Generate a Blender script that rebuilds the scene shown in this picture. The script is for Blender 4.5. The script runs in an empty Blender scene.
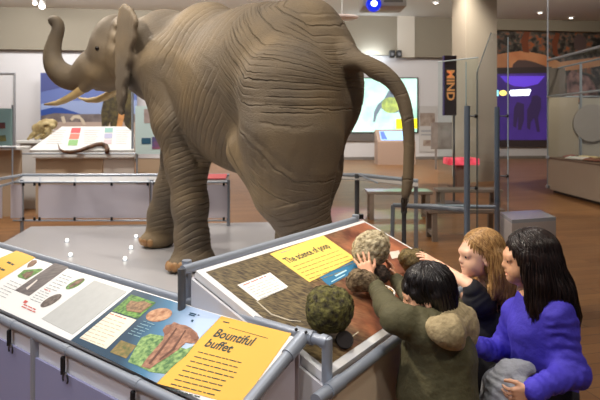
import bpy, bmesh, math, random
import numpy as np
from mathutils import Vector, Matrix
from mathutils.bvhtree import BVHTree

scene = bpy.context.scene
COL = scene.collection
random.seed(7)
rng = np.random.default_rng(5)

# ------------------------------------------------------------------ camera geometry
EYE = 1.65          # eye height
FPX = 525.0         # focal length in pixels of a 600 wide frame
HOR = 125.0         # horizon row (level camera, shifted lens)


def W(u, v, y):
    """point at depth y that is seen at pixel (u, v)"""
    return np.array([(u - 300.0) / FPX * y, y, EYE - (v - HOR) / FPX * y])


def onz(u, v, z):
    """point on the horizontal plane z that is seen at pixel (u, v)"""
    return W(u, v, FPX * (EYE - z) / (v - HOR))


class Plane:
    def __init__(s, o, ex, ey):
        s.o = np.array(o, float)
        s.ex = np.array(ex, float) / np.linalg.norm(ex)
        ey = np.array(ey, float)
        ey = ey - s.ex * ey.dot(s.ex)
        s.ey = ey / np.linalg.norm(ey)
        s.n = np.cross(s.ex, s.ey)

    def at(s, x, y, h=0.0):
        return s.o + s.ex * x + s.ey * y + s.n * h

    def hit(s, u, v, h=0.0):
        e = np.array([0, 0, EYE])
        d = W(u, v, 1.0) - e
        t = (s.o + s.n * h - e).dot(s.n) / d.dot(s.n)
        return e + d * t

    def loc(s, u, v):
        p = s.hit(u, v) - s.o
        return p.dot(s.ex), p.dot(s.ey)


def nrm(a):
    a = np.array(a, float)
    return a / np.linalg.norm(a)


# ------------------------------------------------------------------ materials
def lin(c):
    return tuple(((x / 255.0) / 12.92 if x / 255.0 <= 0.04045 else ((x / 255.0 + 0.055) / 1.055) ** 2.4) for x in c[:3])


MATS = {}


def mat(name, rgb, rough=0.5, metal=0.0, noise=None, bump=None, emit=0.0, spec=0.5, sss=0.0, rgb2=None, stretch=None, coat=0.0, detail=6.0, sheen=0.0):
    """principled material; noise = (scale, mix) blends towards rgb2, bump = (scale, strength, distance)"""
    if name in MATS:
        return MATS[name]
    m = bpy.data.materials.new(name)
    m.use_nodes = True
    nt = m.node_tree
    b = nt.nodes['Principled BSDF']
    c = lin(rgb)
    b.inputs['Base Color'].default_value = (*c, 1)
    b.inputs['Roughness'].default_value = rough
    b.inputs['Metallic'].default_value = metal
    b.inputs['Specular IOR Level'].default_value = spec
    if coat:
        b.inputs['Coat Weight'].default_value = coat
        b.inputs['Coat Roughness'].default_value = 0.12
    if sheen:
        b.inputs['Sheen Weight'].default_value = sheen
    if sss:
        b.inputs['Subsurface Weight'].default_value = sss
        b.inputs['Subsurface Radius'].default_value = (0.010, 0.004, 0.002)
    if emit:
        b.inputs['Emission Color'].default_value = (*c, 1)
        b.inputs['Emission Strength'].default_value = emit
    co = None
    if noise or bump:
        tc = nt.nodes.new('ShaderNodeTexCoord')
        co = tc.outputs['Object']
        if stretch:
            mp = nt.nodes.new('ShaderNodeMapping')
            mp.inputs['Scale'].default_value = stretch
            nt.links.new(co, mp.inputs['Vector'])
            co = mp.outputs['Vector']
    if noise:
        n = nt.nodes.new('ShaderNodeTexNoise')
        n.inputs['Scale'].default_value = noise[0]
        n.inputs['Detail'].default_value = detail
        nt.links.new(co, n.inputs['Vector'])
        rp = nt.nodes.new('ShaderNodeMapRange')
        rp.inputs['From Min'].default_value = 0.35
        rp.inputs['From Max'].default_value = 0.65
        rp.inputs['To Max'].default_value = noise[1]
        nt.links.new(n.outputs['Fac'], rp.inputs['Value'])
        mx = nt.nodes.new('ShaderNodeMix')
        mx.data_type = 'RGBA'
        c2 = lin(rgb2) if rgb2 else tuple(x * 0.6 for x in c)
        mx.inputs['A'].default_value = (*c, 1)
        mx.inputs['B'].default_value = (*c2, 1)
        nt.links.new(rp.outputs['Result'], mx.inputs['Factor'])
        nt.links.new(mx.outputs['Result'], b.inputs['Base Color'])
        if emit:
            nt.links.new(mx.outputs['Result'], b.inputs['Emission Color'])
    if bump:
        n = nt.nodes.new('ShaderNodeTexNoise')
        n.inputs['Scale'].default_value = bump[0]
        n.inputs['Detail'].default_value = 5
        nt.links.new(co, n.inputs['Vector'])
        bp = nt.nodes.new('ShaderNodeBump')
        bp.inputs['Strength'].default_value = bump[1]
        bp.inputs['Distance'].default_value = bump[2]
        nt.links.new(n.outputs['Fac'], bp.inputs['Height'])
        nt.links.new(bp.outputs['Normal'], b.inputs['Normal'])
    MATS[name] = m
    return m


def glass(name, tint=(245, 250, 250), mirror=0.9):
    """clear pane: mostly see-through, fresnel reflection"""
    if name in MATS:
        return MATS[name]
    m = bpy.data.materials.new(name)
    m.use_nodes = True
    nt = m.node_tree
    for n in list(nt.nodes):
        nt.nodes.remove(n)
    o = nt.nodes.new('ShaderNodeOutputMaterial')
    t = nt.nodes.new('ShaderNodeBsdfTransparent')
    t.inputs['Color'].default_value = (*lin(tint), 1)
    g = nt.nodes.new('ShaderNodeBsdfGlossy')
    g.inputs['Roughness'].default_value = 0.03
    g.inputs['Color'].default_value = (mirror, mirror, mirror, 1)
    fr = nt.nodes.new('ShaderNodeFresnel')
    fr.inputs['IOR'].default_value = 1.45
    mx = nt.nodes.new('ShaderNodeMixShader')
    ge = nt.nodes.new('ShaderNodeNewGeometry')
    sb = nt.nodes.new('ShaderNodeMath')
    sb.operation = 'SUBTRACT'
    sb.inputs[0].default_value = 1.0
    ml = nt.nodes.new('ShaderNodeMath')
    ml.operation = 'MULTIPLY'
    nt.links.new(ge.outputs['Backfacing'], sb.inputs[1])
    nt.links.new(fr.outputs['Fac'], ml.inputs[0])
    nt.links.new(sb.outputs[0], ml.inputs[1])
    m2 = nt.nodes.new('ShaderNodeMath')
    m2.operation = 'MULTIPLY'
    m2.inputs[1].default_value = 0.5
    nt.links.new(ml.outputs[0], m2.inputs[0])
    nt.links.new(m2.outputs[0], mx.inputs['Fac'])
    nt.links.new(t.outputs[0], mx.inputs[1])
    nt.links.new(g.outputs[0], mx.inputs[2])
    nt.links.new(mx.outputs[0], o.inputs['Surface'])
    MATS[name] = m
    return m


# ------------------------------------------------------------------ objects
def link(o):
    COL.objects.link(o)
    return o


def root(name, label, cat, loc, group=None):
    o = link(bpy.data.objects.new(name, None))
    o.location = tuple(float(x) for x in loc)
    o.empty_display_size = 0.1
    o['label'] = label
    o['category'] = cat
    if group:
        o['group'] = group
    return o


def tag(o, label=None, cat=None, group=None, kind=None):
    if label:
        o['label'] = label
    if cat:
        o['category'] = cat
    if group:
        o['group'] = group
    if kind:
        o['kind'] = kind
    return o


def world_loc(o):
    p = np.zeros(3)
    while o is not None:
        p = p + np.array(o.location)
        o = o.parent
    return p


def mesh_obj(name, V, F, m, parent=None, smooth=True, origin=None):
    """mesh from WORLD coordinates"""
    V = np.asarray(V, float)
    if parent is not None:
        org = world_loc(parent)
        loc = (0, 0, 0)
    else:
        org = np.array(origin, float) if origin is not None else np.array([(V[:, 0].min() + V[:, 0].max()) / 2, (V[:, 1].min() + V[:, 1].max()) / 2, V[:, 2].min()])
        loc = tuple(org)
    me = bpy.data.meshes.new(name)
    me.from_pydata((V - org).tolist(), [], F if isinstance(F, list) else F.tolist())
    me.update()
    if smooth:
        me.polygons.foreach_set('use_smooth', [True] * len(me.polygons))
    me.materials.append(m)
    o = link(bpy.data.objects.new(name, me))
    o.location = loc
    if parent is not None:
        o.parent = parent
    return o


class MB:
    """collects shapes (world coordinates) into one mesh"""

    def __init__(s):
        s.V = []
        s.F = []
        s.n = 0

    def add(s, V, F):
        V = np.asarray(V, float)
        s.V.append(V)
        s.F += [[i + s.n for i in f] for f in (F if isinstance(F, list) else F.tolist())]
        s.n += len(V)
        return s

    def box(s, c, size, R=None, bev=0.0):
        bm = bmesh.new()
        bmesh.ops.create_cube(bm, size=1.0)
        for v in bm.verts:
            v.co = Vector((v.co.x * size[0], v.co.y * size[1], v.co.z * size[2]))
        if bev:
            bmesh.ops.bevel(bm, geom=list(bm.edges), offset=bev, segments=2, affect='EDGES', profile=0.5)
        bm.verts.index_update()
        V = np.array([v.co[:] for v in bm.verts])
        F = [[v.index for v in f.verts] for f in bm.faces]
        bm.free()
        if R is not None:
            V = V @ np.array(R).T
        return s.add(V + np.array(c, float), F)

    def prism(s, pts, vec):
        """polygon pushed along vec"""
        P = np.asarray(pts, float)
        n = len(P)
        vec = np.array(vec, float)
        nn = np.zeros(3)
        for i in range(n):
            nn += np.cross(P[i] - P[0], P[(i + 1) % n] - P[0])
        if nn.dot(vec) < 0:
            P = P[::-1]
        V = np.vstack([P, P + vec])
        F = [list(range(n))[::-1], list(range(n, 2 * n))]
        F += [[i, (i + 1) % n, n + (i + 1) % n, n + i] for i in range(n)]
        return s.add(V, F)

    def tube(s, pts, r, seg=12, caps=True):
        P = [np.array(p, float) for p in pts]
        n = len(P)
        R = [r] * n if not hasattr(r, '__len__') else list(r)
        V = []
        F = []
        up = None
        for i in range(n):
            t = nrm(P[min(i + 1, n - 1)] - P[max(i - 1, 0)])
            if up is None:
                a = np.array([0, 0, 1.0]) if abs(t[2]) < 0.9 else np.array([1.0, 0, 0])
                up = nrm(np.cross(t, a))
            else:
                up = nrm(up - t * up.dot(t))
            w = np.cross(t, up)
            for k in range(seg):
                an = 2 * math.pi * k / seg
                V.append(P[i] + R[i] * (math.cos(an) * up + math.sin(an) * w))
        for i in range(n - 1):
            for k in range(seg):
                a = i * seg + k
                b = i * seg + (k + 1) % seg
                F.append([a, b, b + seg, a + seg])
        if caps:
            F.append(list(range(seg))[::-1])
            F.append(list(range((n - 1) * seg, n * seg)))
        return s.add(V, F)

    def ball(s, c, r, R=None, seg=16):
        r = np.array([r] * 3 if not hasattr(r, '__len__') else r, float)
        bm = bmesh.new()
        bmesh.ops.create_uvsphere(bm, u_segments=seg, v_segments=max(6, seg // 2), radius=1.0)
        bm.verts.index_update()
        V = np.array([v.co[:] for v in bm.verts]) * r
        F = [[v.index for v in f.verts] for f in bm.faces]
        bm.free()
        if R is not None:
            V = V @ np.array(R).T
        return s.add(V + np.array(c, float), F)

    def build(s, name, m, parent=None, smooth=False, origin=None):
        return mesh_obj(name, np.vstack(s.V), s.F, m, parent, smooth, origin)


def shade_auto(o, ang=40):
    """smooth shading with sharp edges kept"""
    me = o.data
    bm = bmesh.new()
    bm.from_mesh(me)
    lim = math.radians(ang)
    for f in bm.faces:
        f.smooth = True
    for e in bm.edges:
        e.smooth = len(e.link_faces) == 2 and e.calc_face_angle(0) < lim
    bm.to_mesh(me)
    bm.free()
    return o


def tubes(name, m, parent, *paths, seg=14):
    b = MB()
    for p, r in paths:
        b.tube(p, r, seg)
    return shade_auto(b.build(name, m, parent))


# ------------------------------------------------------------------ signed distance modelling
class SDF:
    def __init__(s):
        s.p = []

    def cap(s, a, b, ra, rb=None, k=0.02, sub=False):
        s.p.append(('c', np.array(a, float), np.array(b, float), ra, ra if rb is None else rb, k, sub))
        return s

    def chain(s, pts, rad, k=0.02):
        for i in range(len(pts) - 1):
            s.cap(pts[i], pts[i + 1], rad[i], rad[i + 1], k)
        return s

    def ell(s, c, r, R=None, k=0.02, sub=False):
        s.p.append(('e', np.array(c, float), np.array(r, float), np.eye(3) if R is None else np.array(R, float), None, k, sub))
        return s

    def bounds(s, q):
        if q[0] == 'c':
            lo = np.minimum(q[1] - q[3], q[2] - q[4])
            hi = np.maximum(q[1] + q[3], q[2] + q[4])
        else:
            ext = np.sqrt(((q[3] * q[2]) ** 2).sum(axis=1))
            lo, hi = q[1] - ext, q[1] + ext
        return lo, hi

    def mesh(s, h, clip=None):
        los, his = zip(*[s.bounds(q) for q in s.p if not q[6]])
        lo = np.min(los, axis=0) - 3 * h
        hi = np.max(his, axis=0) + 3 * h
        n = np.ceil((hi - lo) / h).astype(int) + 1
        D = np.full(n, 1.0, np.float32)
        ax = [(lo[i] + h * np.arange(n[i])).astype(np.float32) for i in range(3)]
        for q in s.p:
            l, u = s.bounds(q)
            pad = q[5] * 1.2 + 3 * h
            i0 = np.clip(np.floor((l - pad - lo) / h).astype(int), 0, n - 1)
            i1 = np.clip(np.ceil((u + pad - lo) / h).astype(int) + 1, 1, n)
            X = ax[0][i0[0]:i1[0], None, None]
            Y = ax[1][None, i0[1]:i1[1], None]
            Z = ax[2][None, None, i0[2]:i1[2]]
            if q[0] == 'c':
                a, b = q[1], q[2]
                ab = b - a
                L = float(ab.dot(ab)) + 1e-12
                t = np.clip(((X - a[0]) * ab[0] + (Y - a[1]) * ab[1] + (Z - a[2]) * ab[2]) / L, 0, 1)
                d = np.sqrt((X - a[0] - t * ab[0]) ** 2 + (Y - a[1] - t * ab[1]) ** 2 + (Z - a[2] - t * ab[2]) ** 2) - (q[3] + (q[4] - q[3]) * t)
            else:
                c, r, R = q[1], q[2], q[3]
                dx, dy, dz = X - c[0], Y - c[1], Z - c[2]
                k0 = 0
                k1 = 0
                for j in range(3):
                    e = dx * R[0, j] + dy * R[1, j] + dz * R[2, j]
                    k0 = k0 + (e / r[j]) ** 2
                    k1 = k1 + (e / r[j] ** 2) ** 2
                k0 = np.sqrt(k0)
                d = k0 * (k0 - 1.0) / np.sqrt(k1 + 1e-12)
            S = D[i0[0]:i1[0], i0[1]:i1[1], i0[2]:i1[2]]
            k = max(q[5], 1e-6)
            if q[6]:
                hh = np.clip(0.5 - 0.5 * (S + d) / k, 0, 1)
                S[...] = S + (-d - S) * hh + k * hh * (1 - hh)
            else:
                hh = np.clip(0.5 + 0.5 * (S - d) / k, 0, 1)
                S[...] = S + (d - S) * hh - k * hh * (1 - hh)
        if clip is not None:
            D = np.maximum(D, clip(ax[0][:, None, None], ax[1][None, :, None], ax[2][None, None, :]))
        return surface_nets(D, lo, h)


def surface_nets(D, lo, h):
    ins = D < 0
    n = np.array(D.shape)
    c = np.zeros(n - 1, np.int8)
    for dx in (0, 1):
        for dy in (0, 1):
            for dz in (0, 1):
                c += ins[dx:n[0] - 1 + dx, dy:n[1] - 1 + dy, dz:n[2] - 1 + dz]
    act = (c > 0) & (c < 8)
    I = np.argwhere(act)
    idx = np.full(n - 1, -1, np.int32)
    idx[act] = np.arange(len(I))
    P = np.zeros((len(I), 3))
    cnt = np.zeros(len(I))
    cor = [(0, 0, 0), (1, 0, 0), (0, 1, 0), (1, 1, 0), (0, 0, 1), (1, 0, 1), (0, 1, 1), (1, 1, 1)]
    val = [D[I[:, 0] + a, I[:, 1] + b, I[:, 2] + e] for a, b, e in cor]
    for a in range(8):
        for b in range(a + 1, 8):
            d = np.abs(np.array(cor[a]) - np.array(cor[b]))
            if d.sum() != 1:
                continue
            va, vb = val[a], val[b]
            m = (va < 0) != (vb < 0)
            t = np.where(m, va / np.where(m, va - vb, 1), 0)
            p = np.array(cor[a]) + t[:, None] * (np.array(cor[b]) - np.array(cor[a]))
            P += np.where(m[:, None], p, 0)
            cnt += m
    P = lo + h * (I + P / cnt[:, None])
    F = []
    for a in range(3):
        b, e = (a + 1) % 3, (a + 2) % 3
        s0 = [slice(None)] * 3
        s1 = [slice(None)] * 3
        s0[a] = slice(0, n[a] - 1)
        s1[a] = slice(1, n[a])
        A = ins[tuple(s0)]
        B = ins[tuple(s1)]
        E = np.argwhere(A != B)
        ok = (E[:, b] > 0) & (E[:, e] > 0) & (E[:, b] < n[b] - 1) & (E[:, e] < n[e] - 1)
        E = E[ok]
        fl = A[E[:, 0], E[:, 1], E[:, 2]]
        q = []
        for (ob, oe) in ((0, 0), (1, 0), (1, 1), (0, 1)):
            J = E.copy()
            J[:, b] -= ob
            J[:, e] -= oe
            q.append(idx[J[:, 0], J[:, 1], J[:, 2]])
        q = np.stack(q, 1)
        q[~fl] = q[~fl][:, ::-1]
        F.append(q)
    return P, np.vstack(F)


def normals(V, F):
    a = np.cross(V[F[:, 2]] - V[F[:, 0]], V[F[:, 3]] - V[F[:, 1]])
    N = np.zeros_like(V)
    for i in range(4):
        np.add.at(N, F[:, i], a)
    return N / (np.linalg.norm(N, axis=1)[:, None] + 1e-12)


def fbm(P, scale, seed=0, octaves=3):
    """cheap smooth noise, about -1..1"""
    r = np.random.default_rng(seed)
    o = np.zeros(len(P))
    a = 1.0
    for k in range(octaves):
        for j in range(3):
            d = r.normal(size=3)
            d /= np.linalg.norm(d)
            ph = r.uniform(0, 6.28)
            d2 = r.normal(size=3)
            o += a * 0.45 * np.sin(scale * (P @ d) + ph + 1.3 * np.sin(scale * 0.6 * (P @ d2) + ph * 2))
        a *= 0.5
        scale *= 2.1
    return o


def groove(ph, width):
    """0 outside, 1 on the line where ph is an integer"""
    f = np.abs(ph - np.round(ph))
    return np.exp(-(f / width) ** 2)


def smooth01(x, a, b):
    t = np.clip((x - a) / (b - a), 0, 1)
    return t * t * (3 - 2 * t)


def spline(pts, n):
    """Catmull-Rom resampling of rows of numbers"""
    P = np.array(pts, float)
    P = np.vstack([2 * P[0] - P[1], P, 2 * P[-1] - P[-2]])
    out = []
    m = len(P) - 3
    for t in np.linspace(0, m - 1e-6, n):
        i = int(t)
        f = t - i
        a, b, c, d = P[i], P[i + 1], P[i + 2], P[i + 3]
        out.append(.5 * (2 * b + (c - a) * f + (2 * a - 5 * b + 4 * c - d) * f * f + (3 * b - a - 3 * c + d) * f ** 3))
    return out


def text_shape(string, size, xs=1.0, bold=0.0):
    """flat outline text -> 2D verts and faces (built-in font)"""
    cu = bpy.data.curves.new('lettering', 'FONT')
    cu.body = string
    cu.size = size
    cu.offset = bold
    cu.resolution_u = 3
    ob = link(bpy.data.objects.new('lettering', cu))
    dg = bpy.context.evaluated_depsgraph_get()
    me = bpy.data.meshes.new_from_object(ob.evaluated_get(dg))
    V = np.array([v.co[:] for v in me.vertices])
    F = [list(p.vertices) for p in me.polygons]
    bpy.data.objects.remove(ob)
    bpy.data.curves.remove(cu)
    bpy.data.meshes.remove(me)
    V[:, 0] *= xs
    return V, F
# ------------------------------------------------------------------ materials used all over
M_STEEL = mat('satin_steel_tube', (156, 164, 176), 0.36, 0.35, bump=(60, 0.05, 0.001))
M_STEEL_D = mat('dark_steel', (96, 98, 102), 0.4, 0.4)
M_WHITE = mat('white_laminate', (232, 232, 230), 0.35)
M_PRINT_WHITE = mat('white_print', (236, 236, 232), 0.38)
M_SKIRT = mat('lavender_grey_skirt', (200, 193, 203), 0.7, noise=(1.5, 0.3), rgb2=(188, 181, 188))
M_SKIRT_B = mat('warm_grey_skirt', (218, 200, 176), 0.7)
M_TAN = mat('tan_skirt', (190, 166, 140), 0.7, noise=(2, 0.4), rgb2=(178, 154, 128))
M_CLIP = mat('dark_clip', (45, 45, 48), 0.4, 0.5)
M_GLASS = glass('clear_pane')
M_BLACK = mat('black_plastic', (22, 22, 24), 0.5)


def floor_mat():
    m = bpy.data.materials.new('oak_plank_floor')
    m.use_nodes = True
    nt = m.node_tree
    b = nt.nodes['Principled BSDF']
    tc = nt.nodes.new('ShaderNodeTexCoord')
    mp = nt.nodes.new('ShaderNodeMapping')
    mp.inputs['Rotation'].default_value = (0, 0, math.radians(-14))
    br = nt.nodes.new('ShaderNodeTexBrick')
    br.inputs['Color1'].default_value = (*lin((158, 112, 68)), 1)
    br.inputs['Color2'].default_value = (*lin((138, 94, 56)), 1)
    br.inputs['Mortar'].default_value = (*lin((84, 60, 42)), 1)
    br.inputs['Scale'].default_value = 1.0
    br.inputs['Mortar Size'].default_value = 0.003
    br.inputs['Brick Width'].default_value = 1.6
    br.inputs['Row Height'].default_value = 0.14
    br.inputs['Bias'].default_value = -0.1
    n = nt.nodes.new('ShaderNodeTexNoise')
    n.inputs['Scale'].default_value = 3
    n.inputs['Detail'].default_value = 8
    mp2 = nt.nodes.new('ShaderNodeMapping')
    mp2.inputs['Rotation'].default_value = (0, 0, math.radians(-14))
    mp2.inputs['Scale'].default_value = (0.6, 14, 1)
    mx = nt.nodes.new('ShaderNodeMix')
    mx.data_type = 'RGBA'
    mx.blend_type = 'MULTIPLY'
    mx.inputs['Factor'].default_value = 0.35
    L = nt.links.new
    L(tc.outputs['Object'], mp.inputs['Vector'])
    L(tc.outputs['Object'], mp2.inputs['Vector'])
    L(mp.outputs['Vector'], br.inputs['Vector'])
    L(mp2.outputs['Vector'], n.inputs['Vector'])
    L(br.outputs['Color'], mx.inputs['A'])
    L(n.outputs['Fac'], mx.inputs['B'])
    L(mx.outputs['Result'], b.inputs['Base Color'])
    b.inputs['Roughness'].default_value = 0.42
    return m


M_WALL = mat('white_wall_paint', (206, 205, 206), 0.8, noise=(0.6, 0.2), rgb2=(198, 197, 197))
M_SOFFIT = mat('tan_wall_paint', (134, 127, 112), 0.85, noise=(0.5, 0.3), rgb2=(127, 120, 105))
M_CEIL = mat('ceiling_paint', (214, 212, 204), 0.9)

CEIL = 6.75
WP = Plane((-13.14, 23.0, 0), (17.9, 2.0, 0), (0, 0, 1))      # back wall plane


def wall_slab(name, s0, s1, z0, z1, h0, h1, m, kind='structure', parent=None):
    b = MB()
    P = [WP.at(s0, z0, h0), WP.at(s1, z0, h0), WP.at(s1, z1, h0), WP.at(s0, z1, h0)]
    b.prism(P, WP.n * (h1 - h0))
    o = b.build(name, m, parent)
    if kind:
        o['kind'] = kind
    return o


mb = MB().box((1.5, 11.0, -0.05), (42, 31, 0.1))
mb.build('floor', floor_mat())['kind'] = 'structure'
mb = MB().box((1.5, 11.0, CEIL + 0.1), (42, 31, 0.2))
mb.build('ceiling', M_CEIL)['kind'] = 'structure'
wall_slab('wall_back', -6, 36, 0, CEIL, -0.3, 0.0, M_WALL)
s_a = (WP.hit(395, 40) - WP.o).dot(WP.ex)
s_b = (WP.hit(412, 40) - WP.o).dot(WP.ex)
s_c = (WP.hit(480, 40) - WP.o).dot(WP.ex)
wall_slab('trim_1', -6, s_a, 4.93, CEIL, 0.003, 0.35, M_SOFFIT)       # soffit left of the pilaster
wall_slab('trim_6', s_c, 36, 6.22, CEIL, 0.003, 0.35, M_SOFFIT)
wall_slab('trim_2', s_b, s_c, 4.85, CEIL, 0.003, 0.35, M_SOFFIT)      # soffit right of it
wall_slab('baseboard_back', -6, 36, 0.0, 0.14, 0.003, 0.03, mat('baseboard_paint', (120, 114, 108), 0.6))
s_a = (WP.hit(395, 40) - WP.o).dot(WP.ex)
s_b = (WP.hit(412, 40) - WP.o).dot(WP.ex)
wall_slab('trim_3', s_a, s_b, 4.83, CEIL, 0.003, 0.4, mat('pilaster_paint', (196, 190, 178), 0.8))
mb = MB().box((-19.3, 11.0, CEIL / 2), (0.2, 31, CEIL))
mb.build('wall_left', M_WALL)['kind'] = 'structure'
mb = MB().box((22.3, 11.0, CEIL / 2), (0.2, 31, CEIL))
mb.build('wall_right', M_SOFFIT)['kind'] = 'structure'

# square column right of the middle
mb = MB()
cp = [W(466, HOR, 15.0), W(497, HOR, 15.5), W(492, HOR, 17.0), W(452, HOR, 16.6)]
mb.prism([(p[0], p[1], 0.0) for p in cp], (0, 0, CEIL))
mb.build('trim_4', mat('column_paint', (186, 178, 164), 0.8))['kind'] = 'structure'

# ------------------------------------------------------------------ ceiling fittings
M_LAMP_W = mat('white_lamp_body', (222, 222, 220), 0.4)
M_LAMP_ON = mat('lamp_lens_lit', (255, 244, 225), 0.3, emit=9.0)


def spot_fixture(u, v, y, label, r=0.11, tilt=(0.35, -0.7, -0.6)):
    p = W(u, v, y)
    t = root('track_spotlight', label, 'spotlight', (p[0], p[1], CEIL))
    d = nrm(tilt)
    MB().box((p[0], p[1], CEIL - 0.02), (0.5, 0.07, 0.04), bev=0.008).build('track', M_LAMP_W, t)
    tubes('stem', M_LAMP_W, t, ([(p[0], p[1], CEIL - 0.03), tuple(p)], 0.02))
    shade_auto(MB().tube([p - d * r * 1.6, p - d * r * 1.4, p + d * r * 1.2, p + d * r * 1.3], [r * .6, r * .9, r, r * .96], 18).build('housing', M_LAMP_W, t))
    MB().tube([p + d * r * 1.29, p + d * r * 1.36], r * 0.8, 18).build('lens', M_LAMP_ON, t)
    return t


spot_fixture(42, 4.5, 21.2, 'white ceiling spotlight above the raised trunk tip', 0.13)
spot_fixture(35, 2.0, 21.0, 'small white spotlight left of the one above the trunk tip', 0.09)
for i, (u, v, lab) in enumerate([(436, 2, 'tiny lit downlight in ceiling right of the projector'),
                                 (540, 12, 'tiny lit downlight in ceiling above the dark mural'),
                                 (571, 17, 'tiny lit downlight in ceiling at right above glass case')]):
    y = FPX * (CEIL - EYE) / (HOR - v)
    p = W(u, v, y)
    t = root('downlight', lab, 'ceiling light', (p[0], p[1], CEIL))
    shade_auto(MB().tube([(p[0], p[1], CEIL), (p[0], p[1], CEIL - 0.05)], [0.16, 0.13], 20).build('trim_ring', M_LAMP_W, t))
    MB().tube([(p[0], p[1], CEIL - 0.05), (p[0], p[1], CEIL - 0.055)], 0.075, 16).build('lens', M_LAMP_ON, t)

# projector hanging from the ceiling
p = W(382, 3, 8.5)
t = root('projector', 'white ceiling projector with glowing blue lens', 'projector', (p[0], p[1], CEIL))
shade_auto(MB().box(p, (0.70, 0.5, 0.22), bev=0.03).build('housing', mat('projector_shell', (196, 192, 186), 0.45), t))
MB().box((p[0] + 0.14, p[1] - 0.2501, p[2] - 0.0), (0.3, 0.006, 0.09)).build('vent', mat('projector_vent', (120, 116, 110), 0.6), t)
lc = W(373.5, 4.5, 8.24)
lb = shade_auto(MB().tube([lc, lc + np.array([0, -0.07, 0])], [0.12, 0.11], 24).build('lens_barrel', mat('blue_lens', (20, 40, 190), 0.15, emit=1.3), t))
MB().ball(lc + np.array([0, -0.075, 0]), (0.05, 0.02, 0.045)).build('lens_glass', mat('blue_lens_hot', (225, 238, 255), 0.1, emit=6), lb, True)
tubes('mount_pole', M_LAMP_W, t, ([(p[0], p[1], p[2] + 0.1), (p[0], p[1], CEIL)], 0.03))
shade_auto(MB().box((p[0], p[1], p[2] + 0.13), (0.3, 0.25, 0.05), bev=0.01).build('bracket', M_STEEL_D, t))
# oval hanging lamp left of the projector
p = W(342, 17.5, 18)
t = root('pendant_lamp', 'flat oval white pendant lamp left of the projector', 'pendant lamp', (p[0], p[1], CEIL))
MB().ball(p, (0.58, 0.4, 0.1)).build('shade', mat('pendant_shade', (214, 196, 190), 0.5), t, True)
tubes('cord', M_LAMP_W, t, ([p, (p[0], p[1], CEIL)], 0.012))
# black speakers on the ledge below the pilaster
for u, lab in ((392, 'left small black speaker under the pale pilaster'), (399, 'right small black speaker under the pale pilaster')):
    p = WP.hit(u, 54, 0.55)
    t = root('wall_speaker', lab, 'speaker', p, 'black speakers under the pilaster')
    shade_auto(MB().box(p, (0.24, 0.22, 0.34), bev=0.03).build('cabinet', M_BLACK, t))
    MB().tube([p + np.array([0, -0.112, -0.02]), p + np.array([0, -0.12, -0.02])], 0.08, 16).build('cone', M_STEEL_D, t)
    tubes('wall_bracket', M_BLACK, t, ([p, p - WP.n * 0.56], 0.03))


# ------------------------------------------------------------------ flat pictures on planes
def flat(b, plane, poly, h, th=0.002):
    """polygon given in plane coordinates"""
    b.prism([plane.at(x, y, h) for x, y in poly], plane.n * th)


def flat_px(b, plane, px, h, th=0.002):
    b.prism([plane.hit(u, v, h) for u, v in px], plane.n * th)


def ellipse(cx, cy, rx, ry, n=24, a0=0.0):
    c, s = math.cos(a0), math.sin(a0)
    return [(cx + rx * math.cos(t) * c - ry * math.sin(t) * s, cy + rx * math.cos(t) * s + ry * math.sin(t) * c) for t in [2 * math.pi * i / n for i in range(n)]]


def board(name, label, cat, plane, px, h, th, m, frame=None):
    t = root(name, label, cat, plane.hit((px[0][0] + px[2][0]) / 2, max(q[1] for q in px), h))
    b = MB()
    flat_px(b, plane, px, h, th)
    b.build('panel', m, t)
    return t


# projection screen with the video, far back in the middle
SCR = [(343, 78.5), (417, 78.5), (417, 132), (334, 132)]
t = board('projection_screen', 'bright pale projected video of a figure beyond the tail', 'screen', WP, [(334, 77.5), (418, 77.5), (418, 133), (334, 133)], 0.02, 0.06, M_BLACK)


def em(name, rgb, e):
    return mat(name, rgb, 0.6, emit=e)


def pic(name, m, px, h, parent, plane=WP, th=0.004):
    o = None
    for q in (px if isinstance(px[0][0], (list, tuple)) else [px]):
        b = MB()
        flat_px(b, plane, q, h, th)
        o = b.build(name, m, parent)
    return o


pv = pic('picture', mat('video_pale', (206, 238, 232), 0.6, emit=0.92, noise=(0.9, 0.9), rgb2=(150, 205, 186)), SCR, 0.085, t)
fig = [(373, 122), (374, 112), (378, 104), (384, 99), (389, 90), (394, 88), (399, 92), (402, 101), (405, 108), (407, 120), (402, 121), (399, 112), (394, 113), (386, 112), (381, 108), (377, 115), (375, 122)]
pic('figure', em('video_grey_figure', (112, 128, 142), 0.75), fig, 0.092, pv)
pic('vest', mat('video_olive', (186, 204, 110), 0.6, emit=.8, noise=(3.5, 1), rgb2=(128, 150, 96)), ellipse(391, 105, 9.5, 8), 0.098, pv)
pic('face', em('video_dark', (70, 80, 98), 0.7), ellipse(393, 92, 3.0, 2.8), 0.104, pv)
pic('caption_box', em('video_yellow', (240, 226, 40), 0.95), [(396, 119), (417, 118.5), (417, 128.5), (396, 129)], 0.098, pv)
# dark shelf band under the screen
pic_o = MB()
flat_px(pic_o, WP, [(330, 134), (383, 134), (383, 141), (330, 141)], 0.003, 0.10)
tag(pic_o.build('ledge', mat('dark_ledge', (104, 98, 94), 0.7)), 'dark grey ledge on the wall under the projected video', 'ledge')

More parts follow.
